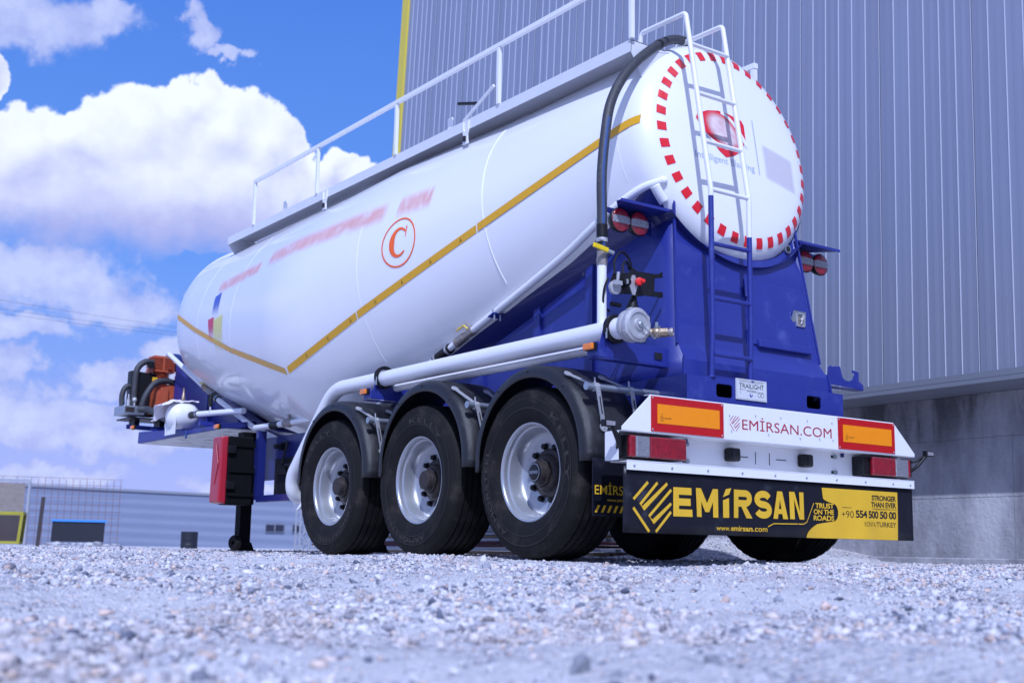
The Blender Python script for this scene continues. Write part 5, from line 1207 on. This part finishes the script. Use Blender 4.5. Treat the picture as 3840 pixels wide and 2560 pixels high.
# round receiver with its bracket
rc = Vector((-.86, 7.70, 1.415)); prof_ = [(-.155, 0), (-.15, .05), (-.13, .10), (-.09, .133), (-.04, .145), (.08, .145), (.13, .133), (.17, .10), (.19, .05), (.195, 0)]
rec = part(MB().lathe(prof_, rc, (1, .0, 0), 32), 'receiver', 'white')
part(MB().box(rc.x-.10, rc.x-.095, rc.y-.13, rc.y+.17, 1.21, 1.40), 'receiver_bracket', 'white2', rec, smooth=0)
part(MB().box(-.93, -.55, 6.95, 7.0, 1.26, 1.30), 'bracket_bar', 'blue', rec, smooth=0)
part(MB().cyl((-.86, 7.5, 1.16), (-.86, 7.5, 1.25), .012, 8), 'drain_tap', 'hose_line', rec)
part(MB().cyl((-.82, 7.75, 1.54), (-.82, 7.75, 1.60), .02, 8).tube([(-.82, 7.75, 1.6), (-.82, 7.75, 1.66), (-.82, 7.75, 1.67), (-.82, 7.75, 1.73)], .02, 10, rr=[.022, .018, .012, .007]), 'safety_valve', 'brass', rec)
part(MB().cyl((-.85, 7.42, 1.405), (-.85, 7.22, 1.40), .036, 20), 'rubber_sleeve', 'black', rec)
for y in (7.41, 7.235): part(MB().lathe([(-.012, .037), (-.012, .0395), (.012, .0395), (.012, .037)], (-.85, y, 1.404), (0, 1, 0), 24), 'hose_clamp', 'galv', rec)
tp = part(MB().cyl((-.85, 7.24, 1.401), (-.72, 6.35, 1.372), .030, 20), 'tee_pipe', 'white')
lv = part(MB().cyl((-.83, 6.95, 1.40), (-.83, 6.95, 1.46), .011, 8), 'lever_stem', 'alu', tp); part(MB().lathe([(0, .010), (.01, .022), (.07, .026), (.13, .020), (.14, 0)], (-.83, 6.95, 1.455), (0, .05, 1), 16), 'lever_grip', 'black', lv)
fp = part(MB().tube(round_path([(-.60, 8.9, 2.24), (-.66, 8.74, 2.25), (-.66, 7.9, 1.88), (-.66, 7.6, 1.75)], .08), .029, 20), 'front_pipe', 'white')
o = Vector((-.66, 7.6, 1.75)); d_ = Vector((0, -1, -.435)).normalized()
part(MB().tube([o, o+d_*.14], .027, 10).sphere(o+d_*.08, .036, 12, 8), 'pipe_valve', 'brass', fp); part(MB().tube([o+Vector((-.03, .04, .04)), o+d_*.12+Vector((-.05, 0, .06))], .007, 8), 'valve_handle', 'yellow', fp)
part(MB().cyl(o+d_*.14, o+d_*.28, .03, 16), 'pipe_valve', 'bronze', fp); part(MB().cyl(o+d_*.28, o+d_*.48, .038, 20), 'rubber_sleeve', 'black', fp)
for k in (.31, .45): part(MB().lathe([(-.012, .038), (-.012, .041), (.012, .041), (.012, .038)], o+d_*k, d_, 24), 'hose_clamp', 'galv', fp)
part(MB().tube(round_path([o+d_*.46, (-.66, 6.2, 1.19), (-.66, 5.25, .93), (-.66, 4.85, .83)], .15), .029, 20), 'pipe_length', 'white', fp)
hpz = part(MB().cyl((-.80, 5.86, 1.158), (-.82, 5.45, 1.152), .030, 20).cyl((-.82, 5.05, 1.148), (-.84, 4.35, 1.142), .028, 20).cyl((-.82, 5.40, 1.152), (-.82, 5.2, 1.15), .03, 20), 'cross_pipe', 'white')
part(MB().cyl((-.82, 5.46, 1.152), (-.82, 5.30, 1.15), .037, 20), 'rubber_sleeve', 'black', hpz); part(MB().sphere((-.82, 5.10, 1.148), .042, 14, 9).cyl((-.82, 5.18, 1.15), (-.82, 5.02, 1.148), .034, 10).cyl((-.82, 5.10, 1.18), (-.82, 5.10, 1.215), .014, 8).obox((-.82, 5.07, 1.222), (1, 0, 0), (0, 1, 0), (0, 0, 1), .012, .05, .006), 'pipe_valve', 'bronze', hpz)
# landing leg
for s in (-1, 1):
    x = s*.745
    lg = part(MB().box(x-.07, x+.07, 6.10, 6.24, .44, 1.14), 'landing_leg', 'blackmatte', smooth=0, bevel=.006)
    part(MB().box(x-.058, x+.058, 6.112, 6.228, .06, .4395), 'inner_leg', 'blackmatte', lg, smooth=0, bevel=.004)
    part(MB().box(x-.10, x+.10, 6.07, 6.27, .0, .012).prism([(x-.09, .012), (x+.09, .012), (x+.06, .08), (x-.06, .08)], (0, 6.16, 0), (1, 0, 0), (0, 0, 1), .07), 'foot', 'blackmatte', lg, smooth=0)
    part(MB().lathe([(-.025, .015), (-.03, .04), (-.03, .062), (-.015, .072), (.015, .072), (.03, .062), (.03, .04), (.025, .015)], (x-.12, 6.06, .075), (1, .25, 0), 28), 'foot_wheel', 'tyre', lg)
    part(MB().box(x+s*.0-.04, x+.04, 6.04, 6.095, .55, .80), 'gearbox', 'blackm', lg, smooth=0, bevel=.008)
# red box on its black body
bx = part(MB().box(-1.115, -.86, 5.74, 5.93, .42, 1.055), 'extinguisher_box', 'blackmatte', smooth=0, bevel=.012)
lid = MB().prism([(-1.20, .44), (-1.12, .425), (-1.12, 1.055), (-1.19, 1.045)], (0, 5.73, 0), (1, 0, 0), (0, 0, 1), -.21); ld = part(lid, 'red_lid', 'redbox', bx, smooth=0, bevel=.014)
part(MB().prism([(5.76, .80), (5.83, .98), (5.88, .80), (5.83, .60)], (-1.203, 0, 0), (0, 1, 0), (0, 0, 1), .006), 'lid_relief', 'redbox', ld, smooth=0, bevel=.003)
for z in (.93, .60): part(MB().box(-1.13, -1.05, 5.705, 5.732, z-.035, z+.035), 'lid_clip', 'black', ld, smooth=0, bevel=.004)
for z in (.50, .72, .96): part(MB().box(-1.11, -.85, 5.722, 5.7385, z, z+.03), 'body_rib', 'blackmatte', bx, smooth=0)
# blue frame post, lower rail, darker machinery behind
part(MB().box(-.84, -.76, 5.69, 5.75, .47, 1.12).box(-.84, -.76, 4.5, 5.689, .45, .51), 'frame_post', 'blued', smooth=0)
part(MB().lathe([(-.5, 0), (-.49, .12), (-.45, .155), (.45, .155), (.49, .12), (.5, 0)], (0, 5.2, .66), (1, 0, 0), 28), 'air_tank', 'black')
part(MB().box(-.70, -.30, 4.62, 5.62, .515, .86).box(-.56, -.50, 4.4, 5.68, .86, 1.0), 'gear_case', 'blackm', smooth=0, bevel=.01)
part(MB().prism([(4.45, .52), (4.45, .95), (4.75, 1.0), (5.3, .75), (5.3, .52)], (-.66, 0, 0), (0, 1, 0), (0, 0, 1), .01), 'hanger_plate', 'blackm', smooth=0)
part(MB().cyl((-.60, 5.45, .96), (-.74, 5.45, .96), .035, 12).tube([(-.76, 5.45, .96), (-.79, 5.45, .96)], .022, 6).tube(smooth_path([(-.72, 5.42, 1.0), (-.73, 5.30, .98), (-.73, 5.36, .88), (-.73, 5.40, .80)], 5), .012, 8).cyl((-.74, 5.3, .78), (-.74, 4.6, .78), .014, 10).box(-.74, -.6, 5.3, 5.5, .70, .76), 'brake_actuator', 'blackm')

# compressor
cx_, cy_ = -.60, 9.15
cp = MB()
cp.box(-.73, -.47, cy_-.30, cy_+.12, 1.55, 1.90).box(-.69, -.60, cy_-.33, cy_-.301, 1.62, 1.86).box(-.58, -.50, cy_-.325, cy_-.301, 1.58, 1.80)
for k in range(5): cp.lathe([(0, .095), (.004, .115), (.008, .115), (.012, .095)], (cx_, cy_, 1.945+k*.022), (0, 0, 1), 20)
cp.cyl((cx_, cy_, 1.86), (cx_, cy_, 2.06), .085, 20)
comp = part(cp, 'compressor', 'orange_iron', smooth=30, bevel=.008)
hd = MB().box(cx_-.135, cx_+.135, cy_-.13, cy_+.13, 2.065, 2.085)
for k in range(7): z = 2.09+k*.023; hd.box(cx_-.135+.004*(k % 2), cx_+.135, cy_-.125, cy_+.125, z, z+.011)
hd.box(cx_-.115, cx_+.115, cy_-.105, cy_+.105, 2.085, 2.262).box(cx_-.012, cx_+.012, cy_-.132, cy_-.10, 2.07, 2.25)
part(hd, 'cylinder_head', 'orange_iron', comp, smooth=0, bevel=.003)
part(MB().prism([(-.50, 1.55), (-.48, 2.02), (-.44, 2.06), (-.33, 2.06), (-.28, 2.0), (-.26, 1.55)], (0, cy_-.36, 0), (1, 0, 0), (0, 0, 1), -.20), 'belt_cover', 'orange_iron', comp, smooth=0, bevel=.01)
part(MB().tube(smooth_path([(cx_-.12, cy_-.05, 2.04), (cx_-.19, cy_-.05, 2.02), (cx_-.21, cy_-.05, 1.96), (cx_-.21, cy_-.05, 1.90)], 5), .022, 12), 'copper_elbow', 'orange_iron', comp)
part(MB().lathe([(-.06, .04), (-.03, .055), (.02, .055), (.05, .03), (.10, .03)], (cx_+.17, cy_-.02, 2.15), (-1, 0, 0), 16), 'valve_body', 'black', comp); part(MB().box(cx_-.20, cx_-.13, cy_-.17, cy_-.11, 2.10, 2.17), 'hose_elbow', 'black', comp)
cool = part(MB().prism([(-.17, -.26), (.14, -.26), (.18, .18), (.12, .25), (-.17, .27)], (-.80, cy_+.05, 1.79), (1, 0, 0), (0, 0, 1), .14), 'cooler', 'black', comp, smooth=0, bevel=.015)
part(MB().box(-.72, -.66, cy_-.098, cy_-.092, 1.90, 2.0), 'warning_label', 'flapyellow', cool, smooth=0)
part(MB().box(-1.0, -.45, cy_-.22, cy_+.25, 1.485, 1.50).box(-.90, -.84, cy_-.1, cy_+.1, 1.40, 1.485).box(-.60, -.54, cy_-.1, cy_+.1, 1.34, 1.485), 'mount_frame', 'blackm', comp, smooth=0)
def H_(pts, r=.032, nm='air_hose'): part(MB().tube(smooth_path(pts, 8), r, 16), nm, 'hose', comp)
H_([(-.72, cy_-.10, 2.17), (-.82, cy_-.10, 2.17), (-.91, cy_-.10, 2.07), (-.925, cy_-.10, 1.85), (-.925, cy_-.10, 1.60)], .036)
H_([(-.50, cy_-.28, 1.92), (-.62, cy_-.30, 1.94), (-.76, cy_-.32, 1.90), (-.86, cy_-.33, 1.76), (-.90, cy_-.32, 1.62)], .036)
H_([(-.93, cy_-.05, 1.88), (-1.01, cy_-.05, 1.86), (-1.05, cy_-.05, 1.76), (-1.04, cy_-.05, 1.60)], .032)
H_([(-.95, cy_-.38, 1.575), (-.86, cy_-.50, 1.56), (-.84, 8.2, 1.43), (-.86, 7.95, 1.40), (-.86, 7.84, 1.40)], .040)
gb = part(MB().box(-1.10, -.86, cy_-.30, cy_+.05, 1.52, 1.62), 'filter_box', 'galv', comp, smooth=0, bevel=.006); part(MB().box(-1.08, -.98, cy_-.304, cy_-.3005, 1.545, 1.60), 'box_label', 'hub', gb, smooth=0)
part(MB().cyl((-1.02, cy_-.2, 1.62), (-1.02, cy_-.2, 1.70), .02, 10).cyl((-1.02, cy_-.2, 1.70), (-1.02, cy_-.2, 1.76), .010, 8).sphere((-.95, cy_-.2, 1.70), .03, 12, 8).cyl((-.95, cy_-.2, 1.62), (-.95, cy_-.2, 1.70), .01, 8), 'gauge_fitting', 'alu', gb)

# rag lying on the receiver: its own thing
P = []
for i in range(25):
    row = []
    for j in range(19):
        u, v = i/24, j/18; x = -1.10+.40*u; y = 7.62+.34*v
        dx, dy_ = x+.84, y-7.72; base = 1.425+math.sqrt(max(0, .158**2-(dy_*.8)**2))*(1 if -1.0 < x < -.6 else .9)
        z = base+.008*sin(u*9+v*5)+.007*sin(v*13-u*6)+.004*sin(u*31+v*17)-.16*max(0, .32-u)
        row.append((x+.02*sin(v*9), y-.03*sin(u*7), z))
    P.append(row)
rag = MB().grid(P).build('cloth', 'cloth', None, (-.86, 7.7, 1.56), smooth=60, label='crumpled white rag draped over the round white air receiver at the trailer nose', category='cloth')
md = rag.modifiers.new('t', 'SOLIDIFY'); md.thickness = .004
bpy.context.view_layer.update()
